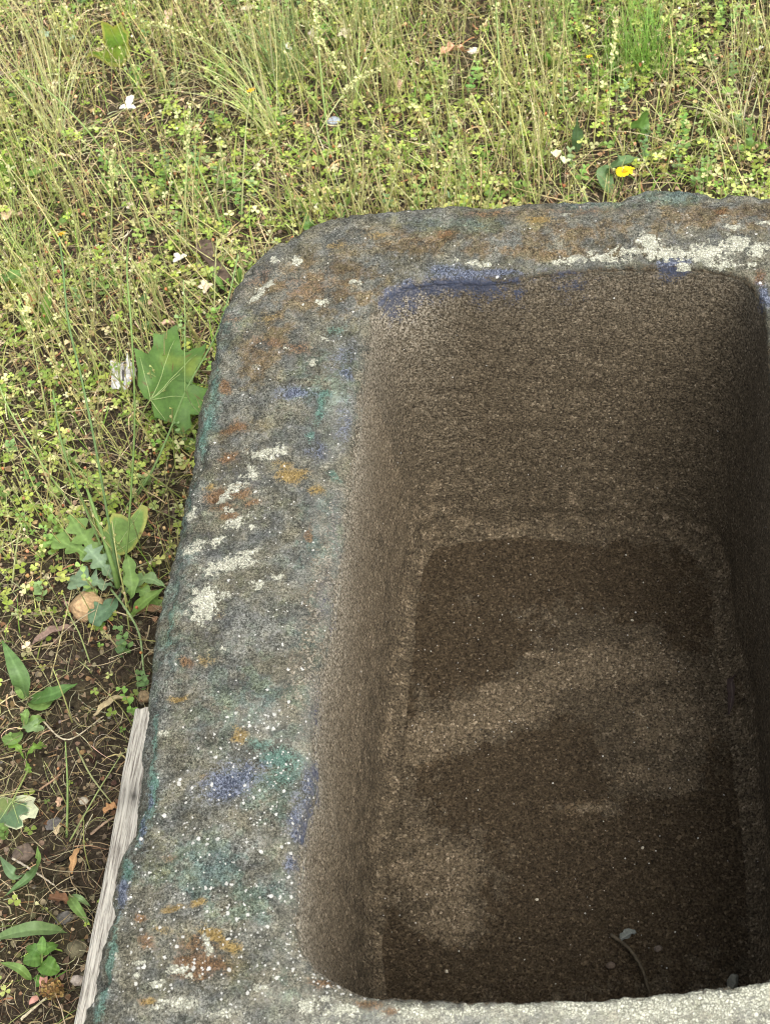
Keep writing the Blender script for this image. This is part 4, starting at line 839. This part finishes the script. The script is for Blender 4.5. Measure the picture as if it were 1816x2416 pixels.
for lab, base, lv in [
  ('broad strap leaf grass arching in from the left above the round leaved seedling', (0, 2212), [dict(p=[(-20, 2218, .02), (60, 2196, .04), (120, 2194, .03), (160, 2200, .01)], w=.017, c=(.17, .26, .10), prof=LANCE, fold=.5)]),
  ('dark strap leaf grass curving out of the soil left of the plank', (60, 2060), [dict(p=[(88, 2040, .004), (70, 2070, .03), (10, 2115, .01)], w=.012, c=(.13, .22, .08), prof=LANCE, fold=.5), dict(p=[(85, 2050, .004), (92, 2030, .03), (90, 1995, .05)], w=.010, c=G1, prof=LANCE), dict(p=[(60, 2070, .004), (30, 2060, .04), (0, 2020, .03)], w=.014, c=(.16, .25, .12), prof=LANCE)]),
  ('single short green grass blade close to the plank', (165, 2115), [dict(p=[(163, 2112, .004), (180, 2140, .02), (215, 2185, .006)], w=.012, c=G1, prof=LANCE, fold=.5), dict(p=[(165, 2112, .004), (190, 2120, .02), (215, 2140, .006)], w=.007, c=G2, prof=LANCE)]),
  ('thin green blades at the bottom left below the seedling', (75, 2310), [dict(p=[(75, 2312, .004), (45, 2285, .03), (0, 2270, .02)], w=.010, c=G1, prof=LANCE, fold=.5)]),
  ('broad green blade poking in from the left edge below the grass', (5, 665), [dict(p=[(-25, 672, .02), (20, 655, .05), (75, 632, .05)], w=.026, c=(.13, .23, .06), prof=LANCE)]),
  ('upright wide green blade beside the brown curled leaf on the left', (103, 790), [dict(p=[(103, 790, .0), (112, 735, .04), (118, 665, .08)], w=.022, c=(.16, .28, .05), prof=LANCE), dict(p=[(72, 790, .0), (60, 750, .03), (45, 715, .05)], w=.012, c=G1, prof=LANCE)]),
  ('dark green broad blade standing behind the right part of the back rim', (1360, 365), [dict(p=[(1360, 365, .0), (1362, 320, .05), (1360, 275, .09)], w=.018, c=(.11, .19, .10), prof=LANCE)]),
  ('broad green leaf standing up behind the yellow daisy flower', (1515, 335), [dict(p=[(1510, 335, .01), (1512, 290, .05), (1532, 258, .09)], w=.032, c=(.13, .24, .06), prof=LANCE), dict(p=[(1518, 340, .01), (1530, 315, .03), (1520, 300, .05)], w=.014, c=BG, prof=LANCE)]),
  ('pair of green blades at the trough back edge near the middle', (1060, 480), [dict(p=[(1075, 490, .0), (1060, 465, .03), (1042, 438, .05)], w=.012, c=BG, prof=LANCE), dict(p=[(1140, 490, .0), (1150, 470, .03), (1158, 440, .05)], w=.022, c=G1, prof=LANCE)]),
  ('wide dark green blade in the clover above the large maple leaf', (322, 760), [dict(p=[(318, 762, .0), (335, 720, .04), (350, 680, .06)], w=.016, c=(.11, .2, .07), prof=LANCE)]),
  ('long flat green blades on the left beside the small white twig tip', (95, 410), [dict(p=[(45, 418, .02), (90, 405, .04), (155, 385, .02)], w=.016, c=(.16, .27, .06), prof=LANCE), dict(p=[(130, 545, .01), (150, 520, .03), (175, 500, .03)], w=.014, c=G1, prof=LANCE)]),
  ('green blades in the clover left of the back rim corner', (820, 500), [dict(p=[(812, 505, .0), (825, 470, .03), (845, 430, .06)], w=.013, c=G1, prof=LANCE), dict(p=[(735, 560, .0), (728, 530, .03), (722, 500, .04)], w=.018, c=DG, prof=LANCE)]),
  ('broad dark leaf beside the bark piece next to the trough', (545, 690), [dict(p=[(540, 700, .0), (520, 670, .03), (500, 640, .05)], w=.012, c=(.14, .25, .06), prof=LANCE), dict(p=[(560, 690, .0), (565, 655, .03), (568, 625, .05)], w=.016, c=(.14, .25, .06), prof=LANCE)]),
  ('dark green weed leaves half hidden in grass at the upper middle', (570, 110), [dict(p=[(560, 120, .0), (580, 90, .03), (605, 75, .04)], w=.026, c=(.10, .19, .07), prof=LANCE), dict(p=[(560, 185, .0), (550, 170, .02), (540, 150, .04)], w=.024, c=(.10, .18, .08), prof=LANCE)]),
  ('pale blue green crinkled weed near the top left maple leaf', (140, 90), [dict(p=[(140, 95, .0), (115, 85, .03), (92, 70, .03)], w=.022, c=(.30, .40, .28), prof=TIP, lobe=.6, lobes=4), dict(p=[(140, 95, .0), (130, 70, .03), (140, 55, .05)], w=.02, c=(.30, .40, .28), prof=TIP, lobe=.6, lobes=4), dict(p=[(140, 95, .0), (165, 90, .03), (180, 85, .03)], w=.018, c=(.26, .36, .22), prof=TIP, lobe=.6, lobes=4)]),
  ('green leafy weed low in the grass by the small yellow bud at the upper right', (1300, 150), [dict(p=[(1295, 160, .0), (1285, 140, .03), (1290, 120, .05)], w=.024, c=(.15, .28, .05), prof=LANCE), dict(p=[(1300, 160, .0), (1315, 145, .03), (1330, 125, .05)], w=.02, c=G1, prof=LANCE)]),
  ('soft green serrated weed at the right edge behind the back rim', (1770, 370), [dict(p=[(1770, 370, .0), (1765, 335, .05), (1772, 300, .08)], w=.022, c=(.22, .36, .14), prof=TIP, lobe=.5, lobes=5), dict(p=[(1770, 370, .0), (1790, 350, .03), (1812, 345, .04)], w=.024, c=(.24, .38, .08), prof=LANCE), dict(p=[(1770, 370, .0), (1745, 350, .03), (1725, 345, .03)], w=.02, c=G1, prof=TIP, lobe=.5, lobes=5)]),
  ('pale green serrated sprig standing in grass right of the top middle', (1300, 90), [dict(p=[(1300, 110, .0), (1298, 80, .05), (1302, 45, .09)], w=.024, c=(.26, .40, .16), prof=TIP, lobe=.6, lobes=6), dict(p=[(1300, 100, .01), (1320, 80, .04), (1330, 70, .05)], w=.016, c=(.26, .40, .16), prof=LANCE)])]:
    plant('broad_leaf_grass' if 'blade' in lab or 'grass' in lab.split(' at')[0][:30] else 'leafy_weed', lab, 'plant', base, leaves=lv)

# --- tall stalks one can tell apart --------------------------------------------------------------
def stalk(label, pts, r=.0012, col=(.38, .44, .18), head=None):
    org = A3(pts[0]); e = empty('grass_stalk', org); tag(e, label, 'grass stalk', 'long grass stalks standing out of the sward')
    P = curve([A3(p) for p in pts], 36)-org
    mb = MB(); mb.tube(P, np.linspace(r, r*.5, 36), col, 5); mb.build('stem', M_GRASS, e)
    if head:
        n = 46; i = RNG.integers(20, 36, n); q = P[i]+RNG.normal(0, .0016, (n, 3))
        V, C, T = leaflets(q, U(0, 6.28, n), U(.3, 1.2, n), U(.004, .007, n), np.repeat([head], n, 0)*U(.8, 1.2, n)[:, None], .8)
        mb = MB(); mb.add(V, C, None, T); mb.build('seed_head', M_DRY, e)
ST = [('long pale stalk arching from the upper middle over to the top left', [(660, 330, 0), (600, 190, .10), (500, 110, .16), (410, 70, .18), (345, 58, .18)], 1),
 ('straight pale stalk slanting across the top left towards the white petal', [(170, 320, 0), (230, 290, .05), (300, 255, .09)], 0),
 ('long stalk slanting from the left edge down to the upper middle clover', [(265, 385, 0), (200, 300, .08), (120, 220, .13), (50, 175, .16)], 0),
 ('stalk rising steeply left of the bark piece', [(262, 600, 0), (264, 480, .08), (268, 350, .15)], 1),
 ('bare upright stalk topped by an orange bud near the upper middle', [(570, 520, 0), (575, 380, .09), (582, 290, .14), (592, 218, .18)], 0),
 ('pale slanting stalk left of the upright orange bud stalk', [(430, 560, 0), (440, 400, .10), (450, 250, .17)], 1),
 ('stalk leaning right across the middle of the sward', [(430, 340, 0), (480, 250, .07), (530, 180, .12)], 0),
 ('long stalk falling from the top edge towards the upper middle', [(610, 215, 0), (560, 110, .08), (500, 0, .14)], 0),
 ('tall pale stalk from the top edge right of the upper middle', [(780, 370, 0), (765, 250, .08), (750, 90, .16), (745, -10, .20)], 1),
 ('kinked yellow green stalk behind the middle of the back rim', [(1285, 340, 0), (1295, 260, .05), (1310, 180, .09), (1330, 130, .12)], 0),
 ('thick upright stalk behind the back rim left of the yellow daisy', [(1243, 475, 0), (1240, 380, .08), (1225, 270, .14)], 0),
 ('tall upright stalk from behind the rim reaching the top edge', [(1180, 330, 0), (1178, 180, .09), (1170, 20, .17), (1168, -20, .19)], 1),
 ('upright pale stalk between the dark blade and the yellow daisy', [(1432, 330, 0), (1440, 170, .10), (1452, 50, .16)], 1),
 ('yellow green stalk leaning left at the right end of the back rim', [(1718, 450, 0), (1700, 350, .06), (1680, 290, .09), (1655, 240, .12)], 0),
 ('stalk slanting from the top right corner down into the grass', [(1816, 120, 0), (1780, 60, .05), (1740, 0, .08)], 0),
 ('long stalk leaning over the clover on the far left', [(120, 1010, 0), (80, 820, .10), (60, 700, .15)], 1),
 ('slim pale stalk between the rosette weed and the left edge', [(28, 1390, 0), (40, 1290, .05), (52, 1235, .08)], 0),
 ('green stalk slanting up from the far left clover over the leaf litter', [(175, 1200, 0), (90, 1080, .08), (20, 960, .13), (-10, 880, .16)], 0),
 ('very thin stalk bending over bare soil above the plank', [(215, 1570, 0), (190, 1500, .03), (165, 1450, .04), (150, 1400, .05)], 0),
 ('dry forked stalk crossing the soil left of the plank knot', [(180, 1760, .0), (215, 1830, .02), (272, 1905, .004)], 0),
 ('thin pale stalk standing on the soil left of the plank', [(158, 1975, 0), (160, 1860, .05), (155, 1750, .09)], 0),
 ('fine stalk crossing the dry forked one beside the plank', [(165, 1985, .0), (230, 1870, .03), (290, 1775, .03)], 0),
 ('pale stalk standing between the bark piece and the trough corner', [(505, 760, 0), (508, 640, .06), (512, 560, .10)], 0),
 ('long green stalk rising left of the trough corner', [(530, 560, 0), (500, 470, .05), (460, 380, .10), (430, 330, .12)], 0),
 ('straw coloured stalk sweeping right near the top middle', [(900, 330, 0), (850, 230, .06), (800, 150, .10), (760, 100, .12)], 1),
 ('pale curved stalk reaching right from the upper middle grass', [(700, 420, 0), (760, 300, .08), (830, 200, .12), (900, 165, .13)], 1)]
for i, (lab, pts, hd) in enumerate(ST):
    stalk(lab, pts, .0011+.0003*(i % 3), [(.36, .42, .17), (.44, .46, .22), (.28, .38, .13)][i % 3], (.46, .46, .22) if hd else None)

# --- yellow daisy ---------------------------------------------------------------------------------
def daisy(label, px, py, h, size, stem_base, col=(.85, .66, .02), np_=15, tilt=(-.15, .15, 1), leaf=None, name='yellow_flower'):
    org = A3((*stem_base, 0)); e = empty(name, org); tag(e, label, 'flower')
    c = A3((px, py, h)); mb = MB(); mb.tube(curve([org-org, (c-org)*.5+np.array([.003, .002, 0]), c-org], 20), np.linspace(.0015, .001, 20), (.24, .34, .12), 6); mb.build('stem', M_GRASS, e)
    nz = nrm(np.array(tilt, float)); a1 = nrm(np.cross(nz, [0, 1, .1])); a2 = np.cross(nz, a1)
    for k in range(np_):
        a = 2*math.pi*k/np_+random.uniform(-.1, .1); d = a1*math.cos(a)+a2*math.sin(a); l = size*random.uniform(.85, 1.1)
        mb = MB(); leaf_sheet(mb, [c-org+d*size*.1, c-org+d*l*.6+nz*size*.18, c-org+d*l+nz*size*.1], size*.34, col, n=8, m=1, prof=lambda t: np.minimum(1, .5+t*1.2)*(1-.35*(t > .95)), up=nz, fold=.1, rib=col); mb.build('petal', M_PETAL, e)
    mb = MB(); V, C, T = beads(np.repeat([c-org], 26, 0)+(a1*RNG.normal(0, size*.14, (26, 1))+a2*RNG.normal(0, size*.14, (26, 1))+nz*size*.12), np.full(26, size*.07), np.repeat([[.62, .40, .02]], 26, 0)); mb.add(V, C, None, T); mb.build('flower_centre', M_PETAL, e)
    if leaf:
        for L in leaf:
            mb = MB(); leaf_sheet(mb, np.array([A3(p) for p in L])-org, .026, (.12, .20, .08), prof=LANCE); mb.build('leaf', M_LEAF, e)
daisy('bright yellow daisy like flower standing just behind the back rim', 1472, 406, .10, .0145, (1452, 470), leaf=[[(1430, 400, .03), (1465, 380, .05), (1505, 370, .03)], [(1440, 460, .0), (1425, 410, .03), (1440, 390, .04)]])
daisy('tiny closed yellow flower low in the grass at the upper right', 1389, 134, .06, .006, (1392, 175), np_=7)
daisy('small orange bud on top of the bare upright stalk near the upper middle', 592, 214, .18, .007, (592, 300), col=(.75, .42, .03), np_=7)
daisy('small red and yellow bud in the clover at the left edge', 146, 552, .05, .007, (146, 590), col=(.70, .42, .05), np_=7)

# --- pebbles and stones ---------------------------------------------------------------------------
def stone(name, label, px, py, sx, sy, sz, col, rot=0., cat='pebble', zc=None, group=None, seed=1, mat=None, nlat=36):
    th = np.linspace(0, np.pi, nlat); ph = np.linspace(0, 2*np.pi, nlat*2, endpoint=False)
    Tt, Ph = np.meshgrid(th, ph, indexing='ij'); V = np.stack([np.sin(Tt)*np.cos(Ph), np.sin(Tt)*np.sin(Ph), np.cos(Tt)], -1).reshape(-1, 3)
    d = 1+.22*fbm(V, 1.1, 2, seed*9.)+.05*fbm(V, 5, 2, seed*5.)
    # facets
    for k in range(7):
        nn = nrm(np.random.default_rng(seed*10+k).normal(size=3)); s = V@nn; d = np.minimum(d, np.where(s > .2, .82/np.maximum(s, .2), 9))
    V = V*d[:, None]*np.array([sx, sy, sz]); c = np.array(col)[None]*(1+.35*fbm(V/sx, 1.5, 3, seed*2.))[:, None]
    m = nlat*2; i = np.arange(nlat-1)[:, None]*m+np.arange(m)[None]; j = np.arange(nlat-1)[:, None]*m+(np.arange(m)[None]+1) % m
    Q = np.stack([i, j, j+m, i+m], -1).reshape(-1, 4)
    if zc is None: g = ground_at(px, py); p = A3((px, py, sz*.55))
    else: p = at(px, py, zc)
    mb = MB(); mb.add(V, np.clip(c, .01, 1), Q); o = mb.build(name, mat or M_PEBBLE); o.location = p; o.rotation_euler = (0, 0, rot)
    tag(o, label, cat, group); return o
stone('pebble', 'round tan pebble on the soil beside the rosette weed', 205, 1430, .024, .019, .019, (.40, .27, .15), .2, seed=3)
stone('pebble', 'blue grey pebble half hidden in grass above the back rim corner', 786, 288, .012, .009, .008, (.30, .34, .40), .2, seed=5)
stone('pebble', 'flat grey pebble on the soil beside the variegated leaf', 128, 1945, .011, .008, .006, (.12, .11, .105), .5, seed=6)
stone('pebble', 'grey pebble on the soil left of the lower plank', 152, 2165, .011, .008, .006, (.13, .12, .11), .3, seed=7)
stone('pebble', 'dark olive pebble on the soil right of the seedling', 180, 2240, .013, .011, .009, (.13, .115, .07), .6, seed=8)
stone('pebble', 'small pinkish pebble on the soil near the bottom left of the plank', 183, 2313, .008, .006, .005, (.34, .29, .25), .1, seed=9)
stone('pebble', 'small cream pebble on the soil above the dark strap grass', 197, 1889, .006, .005, .004, (.5, .45, .36), .1, seed=10)
stone('pebble', 'brown pebble on the soil above the dark strap grass', 58, 2015, .014, .012, .007, (.12, .09, .07), .4, seed=11)
stone('pebble', 'pale pebble in the grass close to the top middle', 745, 80, .016, .012, .009, (.52, .46, .40), .4, seed=12)
stone('pebble', 'flat whitish pebble beside the dry pink leaf at the upper right', 1117, 120, .011, .006, .005, (.66, .60, .52), .1, seed=13)
stone('pebble', 'small brown pebble against the trough side above the plank', 340, 1645, .008, .009, .006, (.30, .22, .13), .4, seed=14)
# debris on the trough floor
FZ = RIM-DEP
stone('pebble', 'largest pale chip on the trough floor near the near wall', 1552, 2238, .0045, .0035, .003, (.10, .08, .065), .3, zc=FZ+.002, seed=15)
stone('pebble', 'grey chip standing against the near right of the trough floor', 1728, 2318, .006, .010, .005, (.12, .12, .10), -.3, zc=FZ+.004, seed=16)
stone('pebble', 'small dark chip on the trough floor left of the twig', 1440, 2278, .005, .0035, .003, (.08, .06, .045), .3, zc=FZ+.002, seed=17)
for k, (x, y, lab) in enumerate([(1266, 2122, 'brightest white grain of grit in the middle of the near trough floor'), (1515, 2000, 'white grain of grit on the trough floor right of centre'), (1053, 2292, 'white grain of grit on the near left of the trough floor'), (1490, 1463, 'white grain of grit at the right of the far trough floor'), (1367, 1506, 'white grain of grit in the centre of the far trough floor')]):
    stone('grit_grain', lab, x, y, .0019, .0015, .0013, (.42, .38, .30), k, 'grit', zc=FZ+.0025, seed=20+k, nlat=10, group='white grains of grit on the trough floor')
def twig(name, label, pts, r, col, cat='twig', group=None, mat=None):
    P = curve([np.asarray(p, float) for p in pts], 40); P[:, :2] += RNG.normal(0, r*.12, (40, 2)); org = P[0].copy()
    mb = MB(); mb.tube(P-org, np.linspace(r, r*.6, 40)*(1+RNG.normal(0, .08, 40)), col, 7); o = mb.build(name, mat or M_BARK); o.location = org; tag(o, label, cat, group); return o
twig('dark_twig', 'curved dark twig lying on the trough floor at the near wall', [at(1440, 2205, FZ+.006), at(1480, 2235, FZ+.010), at(1508, 2275, FZ+.010), at(1522, 2310, FZ+.008), at(1532, 2345, FZ+.006)], .0022, (.055, .045, .032))
def dry_leaf(label, px, py, size, col, h=.01, rot=0., zc=None, curl=1., asp=.6, name='dry_leaf', mat=None, seed=1, elong=None, group=None, cat='dry leaf'):
    p = at(px, py, zc) if zc is not None else A3((px, py, h)); rg = np.random.default_rng(seed)
    d = np.array([math.cos(rot), math.sin(rot), 0]); s = np.array([-d[1], d[0], 0])
    mb = MB(); L = size
    pts = [-d*L*.5, -d*L*.15+np.array([0, 0, L*.16*curl]), d*L*.2+np.array([0, 0, L*.12*curl])+s*L*.06, d*L*.5+np.array([0, 0, -L*.02])]
    leaf_sheet(mb, pts, L*asp, col, n=18, m=4, fold=.7*curl, prof=lambda t: np.sin(np.pi*np.clip(t, .03, .98))**.6*(1+.12*np.sin(t*23+seed)), wav=.12, twist=curl*.7)
    o = mb.build(name, mat or M_DRY); o.location = p; tag(o, label, cat, group); return o
dry_leaf('curled dark purplish dry leaf on the trough floor by the right wall', 1727, 1638, .052, (.05, .036, .032), zc=FZ+.008, rot=1.35, asp=.17, seed=3, curl=1.3)
dry_leaf('small dark leaf scrap at the end of the twig in the trough', 1480, 2210, .02, (.12, .13, .12), zc=FZ+.008, rot=.4, seed=4, asp=.5)
for k, (px, py, s, c, r, a, lab) in enumerate([
 (1068, 128, .045, (.55, .30, .20), .2, .55, 'crumpled salmon pink dry leaf in the grass at the upper right of centre'),
 (952, 68, .026, (.52, .33, .18), .3, .5, 'small orange tan dry leaf near the top middle'),
 (950, 200, .034, (.50, .34, .24), 1.3, .45, 'pinkish dry leaf below the small orange tan one'),
 (412, 40, .045, (.58, .40, .30), 1.0, .5, 'pale pink dry leaf at the top left of centre'),
 (30, 522, .04, (.48, .36, .24), .3, .7, 'pale brown dry leaf at the left edge above the clover'),
 (92, 712, .05, (.34, .19, .08), 1.3, .55, 'curled brown dry leaf beside the upright wide green blade'),
 (150, 376, .042, (.55, .42, .28), -.15, .2, 'narrow pale dry leaf pointing right on the far left'),
 (1730, 228, .03, (.45, .36, .28), -.1, .3, 'narrow pinkish dry leaf at the far right of the sward'),
 (1770, 130, .018, (.48, .24, .15), .8, .6, 'small red brown dry leaf near the top right corner'),
 (395, 770, .026, (.55, .38, .28), .1, .5, 'small pinkish dry leaf just above the large maple leaf'),
 (355, 1450, .045, (.24, .15, .09), -.1, .35, 'brown dry leaf below the rosette weed against the trough'),
 (130, 1505, .06, (.22, .15, .12), .35, .25, 'long grey brown dry leaf on the soil above the lance leaved weed'),
 (265, 1668, .05, (.42, .34, .20), .55, .22, 'folded straw coloured dry leaf on the soil above the plank end'),
 (183, 2030, .034, (.45, .27, .13), 1.35, .3, 'orange brown dry leaf standing on the soil left of the plank'),
 (262, 1912, .018, (.45, .25, .12), .3, .7, 'small orange brown dry leaf touching the plank'),
 (140, 2125, .026, (.17, .09, .05), -.3, .5, 'red brown dry leaf on the soil above the strap leaf grass'),
 (145, 1893, .013, (.5, .33, .22), 1.2, .7, 'tiny pinkish dry leaf on the soil right of the variegated leaf'),
 (140, 1960, .014, (.48, .38, .24), 1.2, .6, 'tiny tan dry leaf on the soil below the variegated leaf')]):
    dry_leaf(lab, px, py, s, c, .012, r, seed=k+10, asp=a)
def bark():
    # thick broken slab of bark
    a, b = A3((478, 572, .034)), A3((530, 668, .018)); d = b-a; L = np.linalg.norm(d); n, m = 40, 24
    org = (a+b)/2; ex = d/L; ey = nrm(np.cross([0, 0, 1], ex)); ez = np.cross(ex, ey)
    t = np.linspace(0, 1, n); ph = np.linspace(0, 2*np.pi, m, endpoint=False)
    Wd = .0125*(1+.25*np.sin(t*7+1))*np.minimum(1, np.minimum(t*9+.45, (1-t)*8+.5))
    V = org+ex*((t-.5)*L)[:, None, None]+ey*(Wd[:, None]*np.sign(np.cos(ph))*abs(np.cos(ph))**.6)[..., None]+ez*((.007*np.sign(np.sin(ph))*abs(np.sin(ph))**.7)[None]*np.ones((n, 1)))[..., None]
    V = V.reshape(-1, 3); V += (fbm(V, 60, 3, 3.)*.003)[:, None]*ez+(fbm(V*np.array([1, 1, 1]), 160, 2, 8.)*.002)[:, None]*ex
    i = np.arange(n-1)[:, None]*m+np.arange(m)[None]; j = np.arange(n-1)[:, None]*m+(np.arange(m)[None]+1) % m
    Q = np.stack([i, j, j+m, i+m], -1).reshape(-1, 4); T = []
    for r0 in (0, (n-1)*m):
        c_ = len(V); V = np.concatenate([V, [V[r0:r0+m].mean(0)]]); k = np.arange(m); T.append(np.stack([r0+k, r0+(k+1) % m, np.full(m, c_)], -1))
    col = np.clip(np.array([.085, .063, .048])[None]*(1+.5*fbm(V, 90, 3, 4.))[:, None], .01, 1)
    mb = MB(); mb.add(V-org, col, Q, np.concatenate(T)); o = mb.build('bark_piece', M_BARK); o.location = org
    tag(o, 'grey brown piece of broken bark in the clover left of the trough corner', 'bark')
bark()
def crumple():
    p = A3((292, 885, .012)); n = 46; u = np.linspace(-1, 1, n); X, Y = np.meshgrid(u, u, indexing='ij')
    r = np.hypot(X, Y); k = 1/np.maximum(1, r/ (.9+.15*np.sin(np.arctan2(Y, X)*5+1)))
    V = np.stack([X.ravel()*k.ravel()*.020, Y.ravel()*k.ravel()*.034, 0*X.ravel()], -1)
    V[:, 2] = fbm(V, 85, 3, 2., .6)*.009+.004-.006*np.exp(-(V[:, 0]/.003)**2)
    i = np.arange(n-1)[:, None]*n+np.arange(n-1)[None]; Q = np.stack([i, i+n, i+n+1, i+1], -1).reshape(-1, 4)
    c = np.clip(np.array([.72, .71, .72])[None]*(1+.35*fbm(V, 110, 2, 5.))[:, None], .2, .85); c[abs(V[:, 0]) < .0018] = (.12, .11, .11)
    mb = MB(); mb.add(V, c, Q); o = mb.build('white_scrap', M_PETAL); o.location = p; o.rotation_euler.z = .1
    tag(o, 'crumpled white scrap with a dark crease left of the large maple leaf', 'scrap')
crumple()
def petals(name, label, px, py, h, L, col=(.78, .77, .70), cat='petal'):
    org = A3((px, py, h)); e = empty(name, org); tag(e, label, cat)
    for rot, s, z in L:
        d = np.array([math.cos(rot), math.sin(rot), z]); mb = MB()
        leaf_sheet(mb, [d*0, d*s*.5+np.array([0, 0, s*.2]), d*s], s*.7, col, n=10, m=2, prof=lambda t: np.sin(np.pi*np.clip(t, .08, .95))**.6, rib=col); mb.build('petal', M_PETAL, e)
petals('fallen_blossom', 'white fallen petals caught on a stalk in the upper left grass', 303, 255, .07, [(3.2, .015, .05), (-.1, .013, .05), (1.2, .020, .5)])
petals('fallen_blossom', 'pair of small white petals in the grass at the upper middle', 677, 112, .05, [(1.8, .012, .1), (-.8, .012, .1)])
petals('fallen_blossom', 'whitish dry blossom at the top edge left of the middle', 585, 24, .02, [(.1, .016, .2), (3.1, .014, .1), (1.5, .012, .3)], (.62, .52, .40))
petals('fallen_blossom', 'pale straw coloured flower head in the grass at the top middle', 815, 82, .04, [(.5, .014, .3), (2.1, .014, .3), (3.6, .014, .2), (5, .014, .2)], (.66, .58, .42))
petals('fallen_blossom', 'pale cream petals in the clover left of the yellow daisy', 1312, 370, .04, [(.8, .011, .5), (2.5, .011, .5), (1.6, .009, .8)], (.74, .72, .46))
petals('fallen_blossom', 'whitish leaf tips in the clover right of the cream petals', 1332, 385, .035, [(.4, .010, .4), (2.2, .011, .6)], (.66, .70, .44))
petals('fallen_blossom', 'white small flower just above the bark piece', 425, 612, .04, [(.4, .012, .3), (2.4, .012, .4), (4., .012, .3)], (.72, .70, .60))
petals('fallen_blossom', 'pinkish white starry flower right of the bark piece', 487, 684, .04, [(.4, .012, .6), (1.9, .014, .6), (3., .012, .5), (4.6, .01, .3)], (.70, .58, .46))
petals('fallen_blossom', 'white chip near the small red brown leaf at the right edge', 1787, 118, .03, [(.4, .010, .3), (3.2, .008, .3)], (.76, .72, .64))
def dried_head():
    org = A3((125, 2335, .012)); e = empty('dried_flower_head', org); tag(e, 'brown dried flower head with pink petals on the soil at the bottom left', 'flower head')
    n = 260; q = RNG.normal(0, 1, (n, 3)); q /= np.linalg.norm(q, axis=1)[:, None]; q *= .011*U(.4, 1, n)[:, None]*np.array([1.25, 1, .7])
    V, C, T = leaflets(q, U(0, 6.28, n), U(-.6, 1.3, n), U(.002, .006, n), pick([(.26, .16, .06), (.34, .24, .09), (.15, .09, .04)], n), .9); mb = MB(); mb.add(V, C, None, T); mb.build('head', M_DRY, e)
    for px, py, r in ((108, 2328, 2.2), (92, 2352, 4.0), (100, 2330, 1.2)):
        p = A3((px, py, .01))-org; d = np.array([math.cos(r), math.sin(r), .2]); mb = MB()
        leaf_sheet(mb, [p, p+d*.006+np.array([0, 0, .002]), p+d*.013], .008, (.62, .32, .26), n=8, m=1); mb.build('petal', M_PETAL, e)
dried_head()
for pts, r, c, lab in [
 ([(30, 2025, .006), (80, 2055, .012), (128, 2088, .006)], .0016, (.46, .40, .32), 'straight pale twig lying on the soil left of the middle plank'),
 ([(50, 2405, .01), (85, 2375, .012), (112, 2352, .008)], .0018, (.46, .40, .28), 'pale twig pointing at the dried flower head in the bottom left corner'),
 ([(215, 1968, .004), (250, 1940, .014), (275, 1925, .006)], .0018, (.34, .24, .17), 'brown twig leaning on the plank edge'),
 ([(90, 1865, .003), (120, 1845, .010), (145, 1825, .005)], .0014, (.40, .26, .17), 'short reddish twig on the soil above the variegated leaf'),
 ([(100, 1700, .01), (160, 1745, .02), (245, 1690, .01)], .0012, (.42, .36, .26), 'thin bent straw twig on the soil above the plank end'),
 ([(455, -12, .12), (478, 40, .08), (500, 80, .04), (520, 112, .0)], .0015, (.13, .11, .06), 'dark brown twig slanting in from the top edge'),
 ([(180, 1350, .0), (150, 1480, .02), (120, 1600, .004)], .0010, (.44, .38, .2), 'thin straw stem sprawling from the tan pebble to the lance leaved weed')]:
    twig('twig', lab, [A3(p) for p in pts], r, c)
# bright tuft
def tuft(label, px, py, n, H, col, spread=.03):
    org = A3((px, py, 0)); x = RNG.normal(0, spread, n); y = RNG.normal(0, spread, n)
    V, C, Q, _ = strips(x, y, np.zeros(n), U(.6, 1.1, n)*H, U(0, 6.28, n), U(1.1, 1.5, n), U(0, .6, n), U(.0012, .0024, n), pick([col], n, .2), K=7, tipw=.1, bend_az=RNG.normal(0, .5, n))
    mb = MB(); mb.add(V, C, Q); o = mb.build('grass_tuft', M_GRASS); o.location = org; tag(o, label, 'grass tuft')
def arch(label, px, py, n, L, col, az0, spread):
    org = A3((px, py, 0)); x = RNG.normal(0, .008, n); y = RNG.normal(0, .008, n)
    V, C, Q, _ = strips(x, y, np.zeros(n), U(.6, 1.1, n)*L, az0+RNG.normal(0, spread, n), U(.8, 1.4, n), U(.5, 1.5, n), U(.0012, .0023, n), pick(col, n, .2)*.85, K=14, tipw=.15, bend_az=RNG.normal(0, .3, n))
    mb = MB(); mb.add(V, C, Q); o = mb.build('grass_tuft', M_GRASS); o.location = org; tag(o, label, 'grass tuft')
arch('fan of long arching pale blades spreading left across the upper middle', 650, 330, 46, .26, [(.42, .46, .18), (.34, .42, .14), (.52, .50, .26)], 2.5, .5)
arch('fan of long thin blades leaning right from the top middle', 830, 250, 34, .20, [(.40, .46, .16), (.50, .50, .24)], 1.2, .7)
arch('loose fan of arching blades at the top left corner', 150, 330, 30, .22, [(.40, .44, .18), (.50, .47, .26)], 2.2, .6)
arch('thin arching blades at the right edge above the back rim', 1740, 330, 26, .16, [(.44, .46, .20), (.52, .48, .27)], 1.9, .8)
arch('low fan of green blades in the clover on the far left', 60, 620, 26, .15, [(.28, .40, .10), (.36, .44, .14)], 1.4, .9)
tuft('bright green fine grass tuft near the top right', 1500, 165, 260, .13, (.20, .34, .07), .035)
tuft('loose blue green grass tuft at the top middle', 680, 190, 120, .15, (.26, .36, .15), .022)
tuft('small green tuft at the top edge right of the middle', 870, 60, 110, .12, (.24, .35, .12), .03)
tuft('yellow green tuft at the left edge in the clover', 20, 440, 90, .09, (.20, .34, .06), .02)
tuft('wispy green tuft at the top edge left of the bright fine tuft', 1330, 60, 90, .10, (.24, .34, .10), .03)
